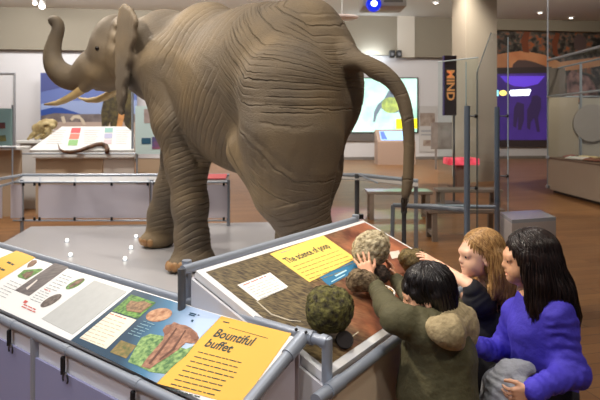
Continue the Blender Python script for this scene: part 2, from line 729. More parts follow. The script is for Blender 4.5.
# purple screen on the right
PS = [(490, 74), (549, 73), (549, 140), (490, 140)]
t = board('video_screen', 'purple video screen with elephant silhouettes and caption bar', 'screen', WP, [(488, 68), (551, 67), (551, 147), (488, 147)], 0.02, 0.08, mat('screen_surround', (64, 54, 56), 0.6))
def purple_mat():
    m = mat('video_purple', (70, 46, 128), 0.6, emit=0.55, noise=(0.35, 0.8), rgb2=(50, 36, 88))
    return m
pv = pic('picture', purple_mat(), PS, 0.105, t)
pic('glow', em('video_violet', (96, 64, 206), 0.7), [(500, 76), (505, 82), (514, 86), (525, 87), (538, 84), (545, 76)], 0.112, pv)
pic('cyan_icon', em('video_cyan', (150, 232, 240), 1.6), [(494.5, 90), (498.5, 90), (498.5, 96), (494.5, 96)], 0.112, pv)
pic('yellow_icon', em('video_amber', (250, 226, 120), 1.6), ellipse(503, 93, 3.8, 2.8), 0.112, pv)
pic('caption_bar', em('video_white', (228, 236, 255), 2.0), [(509, 92), (511, 90), (530, 89), (531, 90), (529, 95.5), (511, 96)], 0.112, pv)
pic('silhouette', em('video_shadow', (52, 38, 74), 0.5), [
    [(513, 126), (514, 108), (517, 102), (524, 104), (524, 120), (521, 130), (518, 130), (518, 116), (516, 128)],
    [(527, 128), (527, 110), (531, 102), (532, 96), (537, 95), (541, 98), (541, 108), (538, 118), (540, 132), (537, 132), (534, 118), (531, 122), (530, 130)]], 0.112, pv)

# painted mural on the right wall
def mural_mat():
    m = bpy.data.materials.new('forest_mural_print')
    m.use_nodes = True
    nt = m.node_tree
    b = nt.nodes['Principled BSDF']
    tc = nt.nodes.new('ShaderNodeTexCoord')
    v = nt.nodes.new('ShaderNodeTexNoise')
    v.inputs['Scale'].default_value = 3.2
    v.inputs['Detail'].default_value = 4
    v.inputs['Distortion'].default_value = .4
    r = nt.nodes.new('ShaderNodeValToRGB')
    e = r.color_ramp.elements
    e[0].position = 0.40
    e[0].color = (*lin((34, 30, 28)), 1)
    e[1].position = 0.68
    e[1].color = (*lin((168, 92, 50)), 1)
    x = e.new(0.47)
    x.color = (*lin((60, 54, 48)), 1)
    x = e.new(0.54)
    x.color = (*lin((92, 88, 80)), 1)
    nt.links.new(tc.outputs['Object'], v.inputs['Vector'])
    nt.links.new(v.outputs['Fac'], r.inputs['Fac'])
    nt.links.new(r.outputs['Color'], b.inputs['Base Color'])
    b.inputs['Roughness'].default_value = 0.7
    return m


t = board('mural', 'dark forest mural with orange ground on the right wall', 'mural', WP, [(490, 30), (640, 30), (640, 104), (490, 104)], 0.004, 0.01, mural_mat())
M_ORG = mat('mural_orange', (214, 156, 112), 0.7, noise=(0.8, 0.8), rgb2=(190, 116, 74))
pic('ground', M_ORG, [(490, 56), (505, 53), (520, 51), (530, 52), (545, 55), (560, 62), (575, 60), (600, 57), (640, 52), (640, 68), (600, 66), (575, 70), (555, 71), (490, 70)], 0.016, t)
pic('trunk', mat('mural_brown', (120, 62, 36), 0.7), [[(523, 52), (521, 40), (525, 30), (530, 30), (528, 42), (529, 53)], [(553, 54), (552, 42), (556, 32), (560, 34), (557, 46), (558, 58)]], 0.02, t)
pic('beast', mat('mural_mauve', (92, 74, 72), 0.7), [[(512, 70), (513, 64), (518, 60), (526, 60), (534, 62), (545, 66), (549, 70)], [(574, 48), (574, 38), (580, 34), (586, 38), (586, 48), (580, 52)]], 0.022, t)
pic('figure', mat('mural_pink', (186, 140, 134), 0.7, noise=(2.5, 1.0), rgb2=(70, 50, 52)), [[(567, 97), (567, 76), (572, 70), (580, 74), (588, 76), (594, 84), (598, 97)]], 0.022, t)

# ------------------------------------------------------------------ blurred middle distance, centre
# touch screen kiosk
b0 = onz(377, 164, 0)
ky = b0[1]
t = root('touchscreen_kiosk', 'pale pink kiosk with slanted blue screen behind the tail', 'kiosk', (onz(395, 164, 0)))
L = W(380, 150, ky - .4)
x0, x1 = W(376, 150, ky)[0], W(413, 150, ky)[0]
side = [(ky - .5, 0.0), (ky + .5, 0.0), (ky + .45, 1.40), (ky + .2, 1.45), (ky - .5, 0.95)]
mb = MB()
mb.prism([(x0, y, z) for y, z in side], (x1 - x0, 0, 0))
mb.build('body', mat('kiosk_shell', (176, 152, 136), 0.6), t)
KP = Plane((x0, ky - .5, 0.95), (1, 0, 0), (0, 0.7, 0.5))
mb = MB()
flat(mb, KP, [(0.15, 0.1), (1.15, 0.1), (1.15, 0.74), (0.15, 0.74)], 0.005, 0.01)
ks = mb.build('screen', em('kiosk_blue', (150, 190, 236), 1.1), t)
mb = MB()
flat(mb, KP, [(0.18, 0.15), (0.42, 0.15), (0.34, 0.7), (0.18, 0.7)], 0.016, 0.003)
mb.build('screen_picture', em('kiosk_deep_blue', (86, 110, 214), 1.0), ks)

# photo panel right of the kiosk
t = board('information_panel', 'pale panel with photographs right of the projected video', 'sign', WP, [(419, 106), (437, 106), (437, 152), (419, 152)], 0.004, 0.04, mat('panel_pale', (188, 186, 184), 0.6))
pic('photograph', mat('panel_photo', (128, 108, 96), 0.6, noise=(3, 1), rgb2=(172, 160, 148)), [[(420, 113), (435, 113), (435, 126), (420, 126)], [(423, 140), (435, 140), (435, 146), (423, 146)]], 0.048, t)
pic('caption', mat('panel_caption', (150, 152, 156), 0.6), [[(421, 130), (434, 130), (434, 132), (421, 132)], [(421, 134), (434, 134), (434, 135.5), (421, 135.5)]], 0.048, t)

# red glowing exhibit behind the glass
c = onz(461, 187, 0)
yy = c[1]
t = root('exhibit_stand', 'low exhibit stand with glowing red top behind the glass', 'exhibit', c)
MB().box((c[0], yy, 0.31), (.34, .3, 0.6), bev=0.02).box((c[0], yy, .015), (.6, .45, .03)).build('base', mat('stand_dark', (128, 96, 78), 0.6), t)
MB().box((c[0], yy, 0.69), (.82, .56, 0.18), bev=0.03).build('lamp_top', mat('red_glow', (238, 84, 104), 0.5, emit=.9, noise=(4, 1), rgb2=(190, 40, 56)), t)
# pale back board above it
c = W(452, 140, 19.5)
MBo = MB().box((c[0], c[1], 1.25), (1.55, 0.08, 1.0))
MBo.box((c[0] - .6, c[1], 0.4), (0.06, 0.06, 0.8)).box((c[0] + .6, c[1], 0.4), (0.06, 0.06, 0.8))
tag(MBo.build('display_board', mat('board_grey', (150, 144, 140), 0.6, noise=(2, 0.8), rgb2=(110, 96, 92))), 'grey display board behind the red glowing stand', 'display board')


# tall MIND sign
SP = W(450, 100, 11.0)
t = root('hanging_sign', 'tall narrow dark sign reading MIND in orange letters', 'sign', (SP[0], 11.0, 0))
tubes('post', M_STEEL_D, t, ([(SP[0] + .1, 11.06, 0), (SP[0] + .1, 11.06, 3.0)], .022))
MB().box((SP[0], 11.0, 2.475), (0.25, 0.10, 1.25), bev=0.01).build('panel', mat('sign_dark', (58, 42, 46), 0.6), t)
MB().box((SP[0] - 0.135, 11.0, 2.475), (0.02, 0.10, 1.25)).build('edge_strip', mat('sign_violet', (84, 62, 150), 0.5), t)
MB().box((SP[0], 11.0, 0.02), (0.5, 0.5, 0.04), bev=0.01).build('base_plate', M_STEEL_D, t)
V, F = text_shape('MIND', 0.205, 0.98, 0.006)
V = V - V.min(axis=0)
# letters run down the sign, turned a quarter to the right
z_top = W(450, 70, 10.94)[2]
hgt = (W(450, 70, 10.94)[2] - W(450, 100.5, 10.94)[2])
sc_ = hgt / V[:, 0].max()
xw = V[:, 1].max()
mb = MB()
mb.add(np.stack([SP[0] - 0.082 + (V[:, 1]) * 0.165 / xw, np.full(len(V), 10.943), z_top - V[:, 0] * sc_], 1), F)
mb.build('lettering', mat('sign_orange', (240, 164, 96), 0.5, emit=.35), t)


# benches
def bench(name, label, y, x0, x1, h, m):
    t = root(name, label, 'bench', ((x0 + x1) / 2, y, 0), 'benches beyond the rail')
    MB().box(((x0 + x1) / 2, y, h - 0.03), (x1 - x0, 0.42, 0.06), bev=0.01).build('seat', m, t)
    for xa in (x0 + 0.08, x1 - 0.08):
        for ya in (y - .17, y + .17):
            MB().box((xa, ya, (h - 0.06) / 2), (0.07, 0.06, h - 0.06)).build('leg', m, t)
        MB().box((xa, y, 0.1), (0.05, 0.3, 0.05)).build('stretcher', m, t)
    return t


M_BENCH = mat('grey_bench', (142, 130, 120), 0.55, noise=(4, 0.5), rgb2=(122, 108, 96))
bench('bench', 'grey wooden bench with its end legs showing left of the tail tip', 9.3, W(366, 190, 9.3)[0], W(430, 190, 9.3)[0], 0.5, M_BENCH)
bench('bench', 'long grey bench behind the glass, farther of the two there', 10.2, W(436, 195, 10.2)[0], W(499, 195, 10.2)[0], 0.42, M_BENCH)
bench('bench', 'long grey bench behind the glass, nearer of the two there', 7.6, W(426, 205, 7.6)[0], W(500, 205, 7.6)[0], 0.46, M_BENCH)

# ------------------------------------------------------------------ display case at the right edge
X0, YB, YF = 6.10, 12.93, 9.2
t = root('display_case', 'beige display case with glass front at right edge', 'display case', (7.2, 11, 0))
M_CASE = mat('case_beige', (172, 158, 140), 0.65)
MB().box(((X0 + 8.6) / 2, (YB + YF) / 2, 0.45), (8.6 - X0, YB - YF, 0.74)).build('base', M_CASE, t)
MB().box(((X0 + 8.6) / 2 + .04, (YB + YF) / 2, 0.04), (8.6 - X0 - .16, YB - YF - .1, 0.08)).build('plinth', mat('case_plinth', (70, 60, 52), 0.7), t)
MB().box(((X0 + 8.6) / 2, (YB + YF) / 2, 0.84), (8.6 - X0 + .02, YB - YF + .02, 0.04)).build('table_top', mat('case_top', (112, 92, 76), 0.5), t)
MB().box((X0 + 0.38, YB, 1.60), (0.74, 0.05, 1.46)).build('back_panel', M_CASE, t)
MB().box((X0 + 0.22, YB, 2.70), (0.40, 0.05, 0.70)).build('upper_panel', mat('case_dark', (86, 76, 70), 0.7), t)
MB().box(((X0 + 0.84 + 9) / 2, YB + .03, 1.60), (9 - X0 - .84, 0.04, 1.46)).build('rear_panel', mat('case_rear', (178, 170, 160), 0.7), t)
mb = MB()
dc = W(592, 123, YB - .05)
mb.tube([dc, dc + np.array([0, -0.012, 0])], 0.46, 40)
mb.build('disc_graphic', mat('disc_grey', (160, 152, 148), 0.6), t)
tubes('post', M_STEEL, t, ([(X0, YB, 0.1), (X0, YB, CEIL)], 0.018))
tubes('post', M_STEEL, t, ([(X0 + 0.80, YB - .03, 0.86), (X0 + 0.80, YB - .03, 3.2)], 0.03))
tubes('rail', M_STEEL, t, ([(X0, YB, 2.35), (X0, YF, 2.35)], 0.025))
tubes('rail', M_STEEL, t, ([(X0, YB, 2.35), (8.6, YB, 2.35)], 0.022))
tubes('rail', M_STEEL, t, ([(X0, YB, 3.24), (X0, YF, 3.24)], 0.03))
tubes('rail', M_STEEL, t, ([(X0 + .25, YB, 3.05), (X0 + .25, YF, 3.05)], 0.02))
MB().box((X0 - .02, (YB + YF) / 2, 2.06), (0.012, YB - YF - .05, 2.32)).build('glass_pane', M_GLASS, t)
for z in (0.86, 0.14):
    MB().box((X0 - .03, YB - .06, z), (0.05, 0.10, 0.08), bev=0.01).build('clamp', M_STEEL, t)
# things lying on the case
M_PAP = [mat('booklet_cream', (226, 204, 150), 0.6), mat('booklet_white', (222, 218, 210), 0.6), mat('booklet_red', (150, 76, 62), 0.6), mat('booklet_brown', (120, 90, 66), 0.6)]
for (x, y, sx, sy, k, rz, lab) in [(6.34, 11.9, 0.36, 0.5, 1, 0.4, 'white booklet near the left edge of the case top'),
                                   (6.72, 12.15, 0.40, 0.5, 0, 0.2, 'cream booklet in the middle of the case top'),
                                   (6.60, 12.66, 0.42, 0.30, 2, -0.2, 'red brown object at the back of the case top'),
                                   (6.36, 11.3, 0.32, 0.40, 3, 0.5, 'brown booklet nearest the camera on the case top')]:
    t2 = root('booklet', lab, 'booklet', (x, y, 0.86), 'booklets on the case top')
    R = np.array(Matrix.Rotation(rz, 3, 'Z'))
    R2 = R @ np.array(Matrix.Rotation(0.22, 3, 'Y'))
    R3 = R @ np.array(Matrix.Rotation(-0.22, 3, 'Y'))
    MB().box(np.array([x, y, 0.905]) + R @ np.array([-sx / 4, 0, 0]), (sx / 2, sy, 0.02), R3).build('left_page', M_PAP[k], t2)
    MB().box(np.array([x, y, 0.905]) + R @ np.array([sx / 4, 0, 0]), (sx / 2, sy, 0.02), R2).build('right_page', M_PAP[(k + 1) % 4 if k else 0], t2)
# ------------------------------------------------------------------ left background: mural, white exhibit, panels
MP = Plane((-13.14, 22.4, 0), (17.9, 2.0, 0), (0, 0, 1))
MQ = [(41, 73), (137, 73), (137, 152), (41, 152)]
t = board('mural', 'blue sky mural with mountains and a dark shaggy beast at left', 'mural', MP, MQ, 0.0, 0.06, mat('mural_sky', (96, 112, 164), 0.7, noise=(0.25, 0.8), rgb2=(76, 92, 150), detail=2))
pic('deep_sky', mat('mural_deep_sky', (62, 70, 122), 0.7), [(41, 73), (137, 73), (137, 80), (80, 82), (60, 88), (41, 92)], 0.062, t, MP)
pic('haze', mat('mural_haze', (132, 148, 186), 0.7), [(41, 104), (60, 101), (137, 100), (137, 122), (41, 122)], 0.062, t, MP)
pic('mountain', mat('mural_mountain', (34, 66, 138), 0.7), [(41, 110), (52, 107.5), (62, 107.5), (70, 110.5), (84, 115), (84, 118), (41, 118)], 0.07, t, MP)
pic('plain', mat('mural_plain', (74, 66, 66), 0.7, noise=(2, 1), rgb2=(120, 110, 110)), [(41, 116), (55, 113), (75, 114), (137, 114), (137, 124), (41, 124)], 0.078, t, MP)
pic('ground', mat('mural_ground', (168, 150, 138), 0.7), [(41, 122), (137, 122), (137, 152), (41, 152)], 0.082, t, MP)
pic('shaggy_beast', mat('mural_fur', (44, 38, 28), 0.8, noise=(5, 1), rgb2=(84, 74, 40)), [(102, 130), (101, 112), (104, 98), (110, 90), (118, 88), (132, 89), (133, 130), (127, 131), (124, 121), (120, 120), (118, 131), (111, 131), (110, 122), (107, 130)], 0.09, t, MP)
pic('beast_leg', mat('mural_leg', (172, 120, 74), 0.8, noise=(3, 1), rgb2=(206, 150, 90)), [(116, 130), (119, 112), (125, 106), (124, 118), (121, 130)], 0.097, t, MP)
pic('pale_tusk', mat('mural_tusk', (190, 178, 158), 0.8), [[(62, 121), (61, 117), (64, 116), (66, 122), (64, 124)], [(70, 119), (73, 115.5), (79, 115), (84, 120), (86, 125), (83, 125), (80, 119), (75, 118), (72, 121)]], 0.097, t, MP)

# doorway outline on the left wall area
tubes('trim_5', mat('door_trim_grey', (128, 128, 130), 0.5), None, ([WP.hit(-60, 73.5, 0.04), WP.hit(14.5, 73.5, 0.04), WP.hit(14.5, 159, 0.04)], 0.05))['kind'] = 'structure'

# white exhibit desk with colour chips
YD = 9.6
XL, XR = W(33, 148, YD)[0], W(134, 148, YD)[0]
zf = W(80, 152, YD)[2]
zb = W(90, 126.5, YD + 0.75)[2]
M_DESK = mat('desk_white', (238, 238, 236), 0.4)
t = root('exhibit_desk', 'white sloping exhibit desk with colour chips behind the railing', 'desk', ((XL + XR) / 2, YD + .4, 0))
DP = Plane((XL, YD, zf), (1, 0, 0), (0, 0.75, zb - zf))
top = [DP.hit(29, 150), DP.hit(62, 126.5), DP.hit(126, 126.5), DP.hit(134, 133), DP.hit(134, 150)]
mb = MB()
mb.prism(top, -DP.n * 0.05)
mb.build('top', M_DESK, t)
MB().box(((XL + XR) / 2, YD + .02, zf - 0.06), (XR - XL + .04, 0.05, 0.1), bev=0.01).build('front_lip', M_DESK, t)
MB().box(((XL + XR) / 2 - .3, YD + .1, (zf - .12) / 2), ((XR - XL) - .62, 0.05, zf - .12)).build('skirt', M_TAN, t)
MB().box((XR - .3, YD + .09, (zf - .12) / 2), (0.56, 0.05, zf - .12)).build('skirt', mat('skirt_pale', (196, 186, 178), 0.7), t)
for (px, c) in [([(72, 128), (81, 128), (80, 133), (70.5, 133)], (222, 92, 96)), ([(70.3, 134), (79.7, 134), (78.5, 139), (69, 139)], (232, 132, 112)), ([(69, 140), (78.3, 140), (77, 145.5), (67.8, 145.5)], (148, 196, 128)),
                ([(105, 128), (113, 128), (112.6, 132.4), (104.6, 132.4)], (150, 198, 190)), ([(104.5, 133.6), (112.5, 133.6), (112.2, 138.2), (104.2, 138.2)], (184, 184, 214)), ([(104, 139.5), (112, 139.5), (111.6, 144), (103.7, 144)], (222, 200, 202))]:
    pic('colour_chip', mat('chip_%d_%d' % (c[0], c[1]), c, 0.5), px, 0.003, t, DP, 0.004)
mb = MB()
for r_ in range(7):
    for (ua, ub) in ((52, 66), (84, 100), (116, 130)):
        v_ = 130 + r_ * 2.2
        flat_px(mb, DP, [(ua - r_ * 1.0 * (ua < 70), v_), (ub - r_ * .6 - (r_ % 3), v_), (ub - r_ * .6 - (r_ % 3), v_ + .5), (ua - r_ * 1.0 * (ua < 70), v_ + .5)], 0.002, 0.002)
mb.build('small_print', mat('desk_print', (206, 206, 206), 0.5), t)
tubes('rail', M_STEEL, t, ([(XL - 1.2, YD - .05, zf - .03), (XR + .06, YD - .05, zf - .03)], 0.014))
tubes('post', M_STEEL, t, ([W(132.5, 90, YD + .1), (W(132.5, 90, YD + .1)[0], YD + .1, 0.0)], 0.022))
# brown curved specimen lying on the desk lip
ts = [(58, 144, .006), (59.5, 149, .016), (63, 151.5, .026), (70, 152.3, .034), (80, 150.6, .04), (88, 147.6, .042), (96, 144.8, .045), (102, 144.2, .048), (106, 146, .05), (107.3, 149.5, .05), (107, 152, .045)]
mb = MB()
mb.tube([DP.hit(u, v, 0.056) for u, v, r in ts], [r * .9 for u, v, r in ts], 12)
tag(mb.build('trunk_specimen', mat('specimen_brown', (112, 72, 42), 0.5, noise=(9, 1), rgb2=(52, 34, 24)), None, True), 'curved brown tapering specimen lying on the white sloping desk', 'specimen')

# low white table left of the desk carrying the skull
c = W(44, 142, 10.6)
t = root('plinth', 'white plinth under the cream skull', 'plinth', (c[0], c[1], 0))
z0 = W(44, 140, 10.6)[2]
MB().box((c[0] + .05, c[1], z0 - .03), (0.9, 0.62, 0.06), bev=0.01).build('top', M_DESK, t)
MB().box((c[0] + .05, c[1], (z0 - .06) / 2), (0.8, 0.5, z0 - .06)).build('body', mat('plinth_white', (214, 212, 210), 0.6), t)
S = SDF()
Y_ = 10.55
P = lambda u, v, d=0: W(u, v, Y_ + d)
S.ell(P(47, 123), (0.17, 0.2, 0.13), k=.04).ell(P(41, 126), (0.17, 0.17, 0.11), k=.04).ell(P(52, 121.5), (0.09, 0.16, 0.09), k=.03)
S.cap(P(38, 128, -.08), P(28, 137, -.1), .06, .025, k=.03).cap(P(40, 129, .1), P(31, 136, .1), .055, .025, k=.03)
S.cap(P(46, 131, -.12), P(36, 136.5, -.1), .045, .03, k=.03).cap(P(48, 128, -.12), P(53, 124, -.14), .04, .05, k=.03)
S.cap(P(50, 130), P(42, 135), .06, .05, k=.03)
S.ell(P(46.5, 124.5, -.17), (.06, .06, .04), k=.02, sub=True).ell(P(49.5, 128, -.18), (.06, .07, .05), k=.02, sub=True).ell(P(37, 130.5, -.15), (.06, .05, .025), k=.02, sub=True)
S.ell(P(43, 131.5, -.15), (.07, .06, .022), k=.015, sub=True)
V, F = S.mesh(0.014)
lift = z0 - V[:, 2].min()
V[:, 2] += lift
V += normals(V, F) * (fbm(V, 30, 3) * 0.005)[:, None]
tag(mesh_obj('skull', V, F, mat('bone_cream', (214, 196, 146), 0.6, noise=(8, 0.9), rgb2=(150, 124, 76))), 'cream animal skull on the white plinth by the mural', 'skull')

# pale blue information panels
LP = Plane((-8, 12.0, 0), (1, 0, 0), (0, 0, 1))
t = root('information_panel', 'pale blue panel with small pictures at the left edge', 'sign', (W(2, 130, 12)[0], 12.0, 0))
M_PB = mat('panel_blue', (158, 200, 206), 0.6)
pic('panel', M_PB, [(-14, 108.5), (12.5, 108.5), (12.5, 149), (-14, 149)], 0.0, t, LP, 0.05)
pic('photograph', mat('pb_photo', (150, 92, 84), 0.6, noise=(5, 1), rgb2=(96, 70, 84)), [(-3, 122.5), (5.2, 122.5), (5.2, 128.5), (-3, 128.5)], 0.055, t, LP)
pic('photograph', mat('pb_photo2', (170, 166, 96), 0.6, noise=(6, 1), rgb2=(96, 120, 110)), [(-6, 136), (5.5, 135), (6.5, 141), (-6, 142)], 0.055, t, LP)
a = W(-4, 149, 12.03)
tubes('post', M_STEEL, t, ([(W(12.6, 1, 12.03)[0], 12.03, W(0, 105, 12)[2]), (W(12.6, 1, 12.03)[0], 12.03, 0)], 0.025))
tubes('post', M_STEEL, t, ([(W(-14, 1, 12.03)[0], 12.03, W(0, 105, 12)[2]), (W(-14, 1, 12.03)[0], 12.03, 0)], 0.025))
t = root('information_panel', 'pale blue panel with navy labels behind the front leg', 'sign', (W(150, 130, 11)[0], 11.0, 0))
LP2 = Plane((-8, 11.0, 0), (1, 0, 0), (0, 0, 1))
pic('panel', mat('panel_ice', (200, 222, 222), 0.6), [(136, 106), (178, 106), (178, 154), (136, 154)], 0.0, t, LP2, 0.05)
pic('photograph', mat('pb_photo3', (150, 130, 126), 0.6, noise=(5, 1), rgb2=(196, 180, 176)), [(144, 109), (150, 109), (152, 123), (144, 123)], 0.055, t, LP2)
pic('label', mat('pb_navy', (44, 92, 122), 0.6), [(141.5, 138), (151, 138), (151, 144), (141.5, 144)], 0.055, t, LP2)
pic('label', mat('pb_navy2', (70, 84, 140), 0.6, noise=(5, 1), rgb2=(160, 90, 110)), [(152, 137), (160, 137), (160, 149), (152, 149)], 0.055, t, LP2)
tubes('post', M_STEEL, t, ([(W(137, 1, 11.03)[0], 11.03, W(0, 106, 11)[2]), (W(137, 1, 11.03)[0], 11.03, 0)], 0.02))
tubes('post', M_STEEL, t, ([(W(178, 1, 11.03)[0], 11.03, W(0, 106, 11)[2]), (W(178, 1, 11.03)[0], 11.03, 0)], 0.02))
MB().box((W(157, 1, 11)[0], 11.05, 0.5), (0.86, 0.04, 0.9)).build('skirt', M_TAN, t)

# low white desk at the far left behind the rail
c = W(8, 150, 9.2)
t = root('exhibit_desk', 'low white desk cut by the left edge of the picture', 'desk', (c[0] - .2, 9.5, 0))
z1 = W(8, 147, 9.4)[2]
MB().box((c[0] - .85, 9.55, z1 - .02), (1.9, 0.5, 0.05), bev=0.01).build('top', M_DESK, t)
MB().box((c[0] - .85, 9.5, (z1 - .06) / 2), (1.85, 0.05, z1 - .06)).build('skirt', M_TAN, t)
tubes('rail', M_STEEL, t, ([(c[0] - 1.4, 9.28, z1), (c[0] + .1, 9.28, z1)], 0.016))
tubes('post', M_STEEL, t, ([(W(12.5, 1, 9.28)[0], 9.28, z1 + .0), (W(12.5, 1, 9.28)[0], 9.28, 0)], 0.014))

# ------------------------------------------------------------------ white platform and far reader rail
PZ = 0.15
pl = [onz(-20, 253, PZ), onz(0, 244.5, PZ), onz(31, 226.5, PZ), onz(272, 222, PZ), (.80, 6.4, PZ), (0.75, 4.1, PZ), (0.05, 3.0, PZ), (-0.42, 2.36, PZ), (-2.2, 3.68, PZ), (-3.3, 4.5, PZ)]
pl = [(p[0], p[1], 0.004) for p in pl]
mb = MB()
mb.prism(pl, (0, 0, PZ - 0.004))
tag(mb.build('platform', mat('platform_white', (180, 181, 187), 0.28, noise=(0.8, 0.5), rgb2=(172, 172, 177))), 'low glossy white platform the elephant stands on', 'platform')
for i, (u, v, lab) in enumerate([(67, 242, 'small round white glowing dot, the upper of the left two on the platform'), (70.5, 256.5, 'small round white glowing dot, the lower of the left two on the platform'),
                                 (136, 237.8, 'small round white glowing dot, nearest the far front foot'), (131, 249.2, 'small round white glowing dot, middle of the right three on the platform'),
                                 (125, 260.5, 'small round white glowing dot, lowest of the right three on the platform')]):
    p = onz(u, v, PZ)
    t = root('glowing_dot', lab, 'marker light', (p[0], p[1], PZ), 'glowing dots on the platform')
    mb = MB().ball((p[0], p[1], PZ + .025), (.021, .021, .021), None, 20)  # small white emissive ball standing on a thin rim
    mb.build('lens', mat('dot_glow', (255, 255, 250), 0.3, emit=2.0), t)
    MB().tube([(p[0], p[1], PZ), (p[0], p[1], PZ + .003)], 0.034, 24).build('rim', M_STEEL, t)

YT, ZT, YL, ZL = 8.02, 0.885, 7.78, 0.80
xa, xb = W(21, 1, 8)[0], W(229, 1, 8)[0]
t = root('reader_rail', 'long steel reader rail with grey skirt behind the elephant', 'railing', ((xa + xb) / 2, YT, 0))
tubes('top_rail', M_STEEL, t, ([(xa, YT, ZT), (xb, YT, ZT)], 0.024))
tubes('lower_rail', M_STEEL, t, ([(xa, YL, ZL), (xb, YL, ZL)], 0.017))
MB().prism([(xa, YT, ZT - .02), (xb, YT, ZT - .02), (xb, YL, ZL - .005), (xa, YL, ZL - .005)], (0, 0.004, 0.01)).build('deck', mat('deck_grey', (172, 172, 174), 0.5), t)
for u in (38, 73, 109, 146, 185, 222):
    x = W(u, 1, 7.9)[0]
    MB().tube([(x - .02, YT - .02, ZT - .03), (x + .1, YL - .02, ZL - .0)], 0.012, 8).build('bracket', M_STEEL, t)
for (ua, ub) in ((38, 150), (151, 228)):
    x0, x1 = W(ua, 1, YL)[0], W(ub, 1, YL)[0]
    MB().box(((x0 + x1) / 2, YL, (0.77 + .27) / 2), (x1 - x0 - .02, 0.02, .5)).build('skirt', M_SKIRT, t)
for (ua, ub) in ((-4, 2), (11, 22)):
    x0, x1 = W(ua, 1, YL)[0], W(ub, 1, YL)[0]
    MB().box(((x0 + x1) / 2, YL, (0.77 + .27) / 2), (x1 - x0, 0.02, .5)).build('skirt', M_SKIRT, t)
tubes('bottom_rail', M_STEEL, t, ([(xa, YL, 0.235), (xb, YL, 0.235)], 0.013))
for u in (20.5, 151, 228):
    x = W(u, 1, YL)[0]
    tubes('post', M_STEEL, t, ([(x, YL + .04, ZT - .05), (x, YL + .04, PZ if u > 40 else 0.0)], 0.026))
for u in (24, 35, 40, 75, 112, 148, 155, 224):
    for z in (0.775, 0.262):
        x = W(u, 1, YL)[0]
        MB().box((x, YL - .015, z), (0.03, 0.025, 0.05), bev=0.005).build('clip', M_CLIP, t)
# left return of that rail
tubes('return_rail', M_STEEL, t, ([(xa, YT, ZT), W(-12, 181, 6.9)], 0.022))
tubes('return_rail', M_STEEL, t, ([(xa, YL, ZL), W(-12, 190, 6.8)], 0.018))
MB().box((W(216, 1, 8)[0], 7.93, 0.87), (0.34, 0.16, 0.02), np.array(Matrix.Rotation(0.34, 3, 'X'))).build('tinted_slab', mat('red_tint', (214, 96, 100), 0.5), t)  # thin red slab over the right end of the deck

# right hand rail of the enclosure
t = root('reader_rail', 'grey reader rail with dark post right of the hind leg', 'railing', (W(372, 1, 7.2)[0], 7.2, 0))
tubes('top_rail', M_STEEL, t, ([W(331, 174.8, 7.3), W(360, 175, 7.2), W(418, 181, 6.9)], 0.028))
MB().prism([W(331, 175.3, 7.3), W(360, 176.5, 7.2), W(418, 182, 6.9), W(418, 186.5, 6.7), W(360, 179.5, 7.0), W(331, 178.3, 7.1)], (0, 0, -0.012)).build('deck', mat('deck_grey2', (170, 166, 162), 0.5), t)
x = W(357, 1, 7.1)[0]
tubes('post', M_STEEL_D, t, ([(x, 7.1, 0.99), (x, 7.1, 0)], 0.032))
tubes('brace', M_STEEL, t, ([W(357, 174, 7.1), W(378, 183, 6.9)], 0.012))
MB().box((x + .04, 7.06, 0.42), (0.08, 0.05, 0.06)).build('clip', M_CLIP, t)
x = W(416, 1, 6.9)[0]
tubes('post', M_STEEL, t, ([(x, 6.9, 0.91), (x, 6.9, 0)], 0.028))
# ------------------------------------------------------------------ the elephant
hb = np.array([-0.743, 0.669, 0.0])       # body heading
rb = np.array([0.669, 0.743, 0.0])        # towards its right side
SH = np.array([-1.04, 5.83, 0.0])
HP = np.array([0.17, 4.75, 0.0])
Rb = np.stack([hb, rb, [0, 0, 1]], 1)
hh = nrm([-0.90, 0.43, 0.0])              # head heading
rh = np.array([-hh[1] * -1, hh[0] * -1, 0.0])
rh = np.array([hh[1], -hh[0], 0.0])       # right of the head
Rh = np.stack([hh, rh, [0, 0, 1]], 1)


def Z(p, z):
    return np.array([p[0], p[1], z])


E = SDF()
mid = (SH + HP) / 2
# trunk of the body
E.ell(Z(mid - hb * 0.05, 2.00), (1.10, .70, .87), Rb, k=.2)
E.ell(Z(HP + hb * .17, 2.06), (.50, .50, .78), Rb, k=.12)
E.ell(Z(SH + hb * -.06, 2.18), (.56, .58, .82), Rb, k=.2)
E.ell(Z(HP - hb * .06, 2.0), (.32, .36, .50), Rb, k=.12)
# neck and chest
E.cap(W(166, 58, 6.10), W(124, 54, 6.5), .56, .33, k=.12)
E.ell(Z(SH + hb * .26, 1.75), (.28, .42, .5), Rb, k=.15)
# head
E.ell(W(115.5, 50, 6.44), (.25, .34, .40), Rh, k=.08)
E.ell(W(120, 33, 6.40), (.19, .28, .22), Rh, k=.08)
E.cap(W(108, 48, 6.44), W(95, 67, 6.46), .17, .19, k=.10)
E.ell(W(109, 74, 6.45), (.23, .26, .18), Rh, k=.08)
E.cap(W(107, 82, 6.5), W(98, 86, 6.58), .12, .06, k=.08)
E.cap(W(92, 80, 6.4), W(85, 87, 6.44), .09, .065, k=.06)       # tusk sheaths
E.cap(W(117, 80, 6.75), W(112, 89, 6.8), .10, .07, k=.06)
# trunk
TR = [(94, 69, 6.47, .215), (81, 76.8, 6.53, .138), (71, 77.5, 6.59, .133), (61.5, 73.5, 6.64, .130), (54.5, 65, 6.68, .115), (52.3, 54, 6.71, .100), (54.8, 41, 6.73, .085), (58.2, 30, 6.74, .07), (57.6, 22.8, 6.75, .064), (52.5, 20.6, 6.76, .062)]
TR = [tuple(q) for q in spline(TR, 34)]
E.chain([W(a, b, c) for a, b, c, d in TR], [d for a, b, c, d in TR], k=.04)
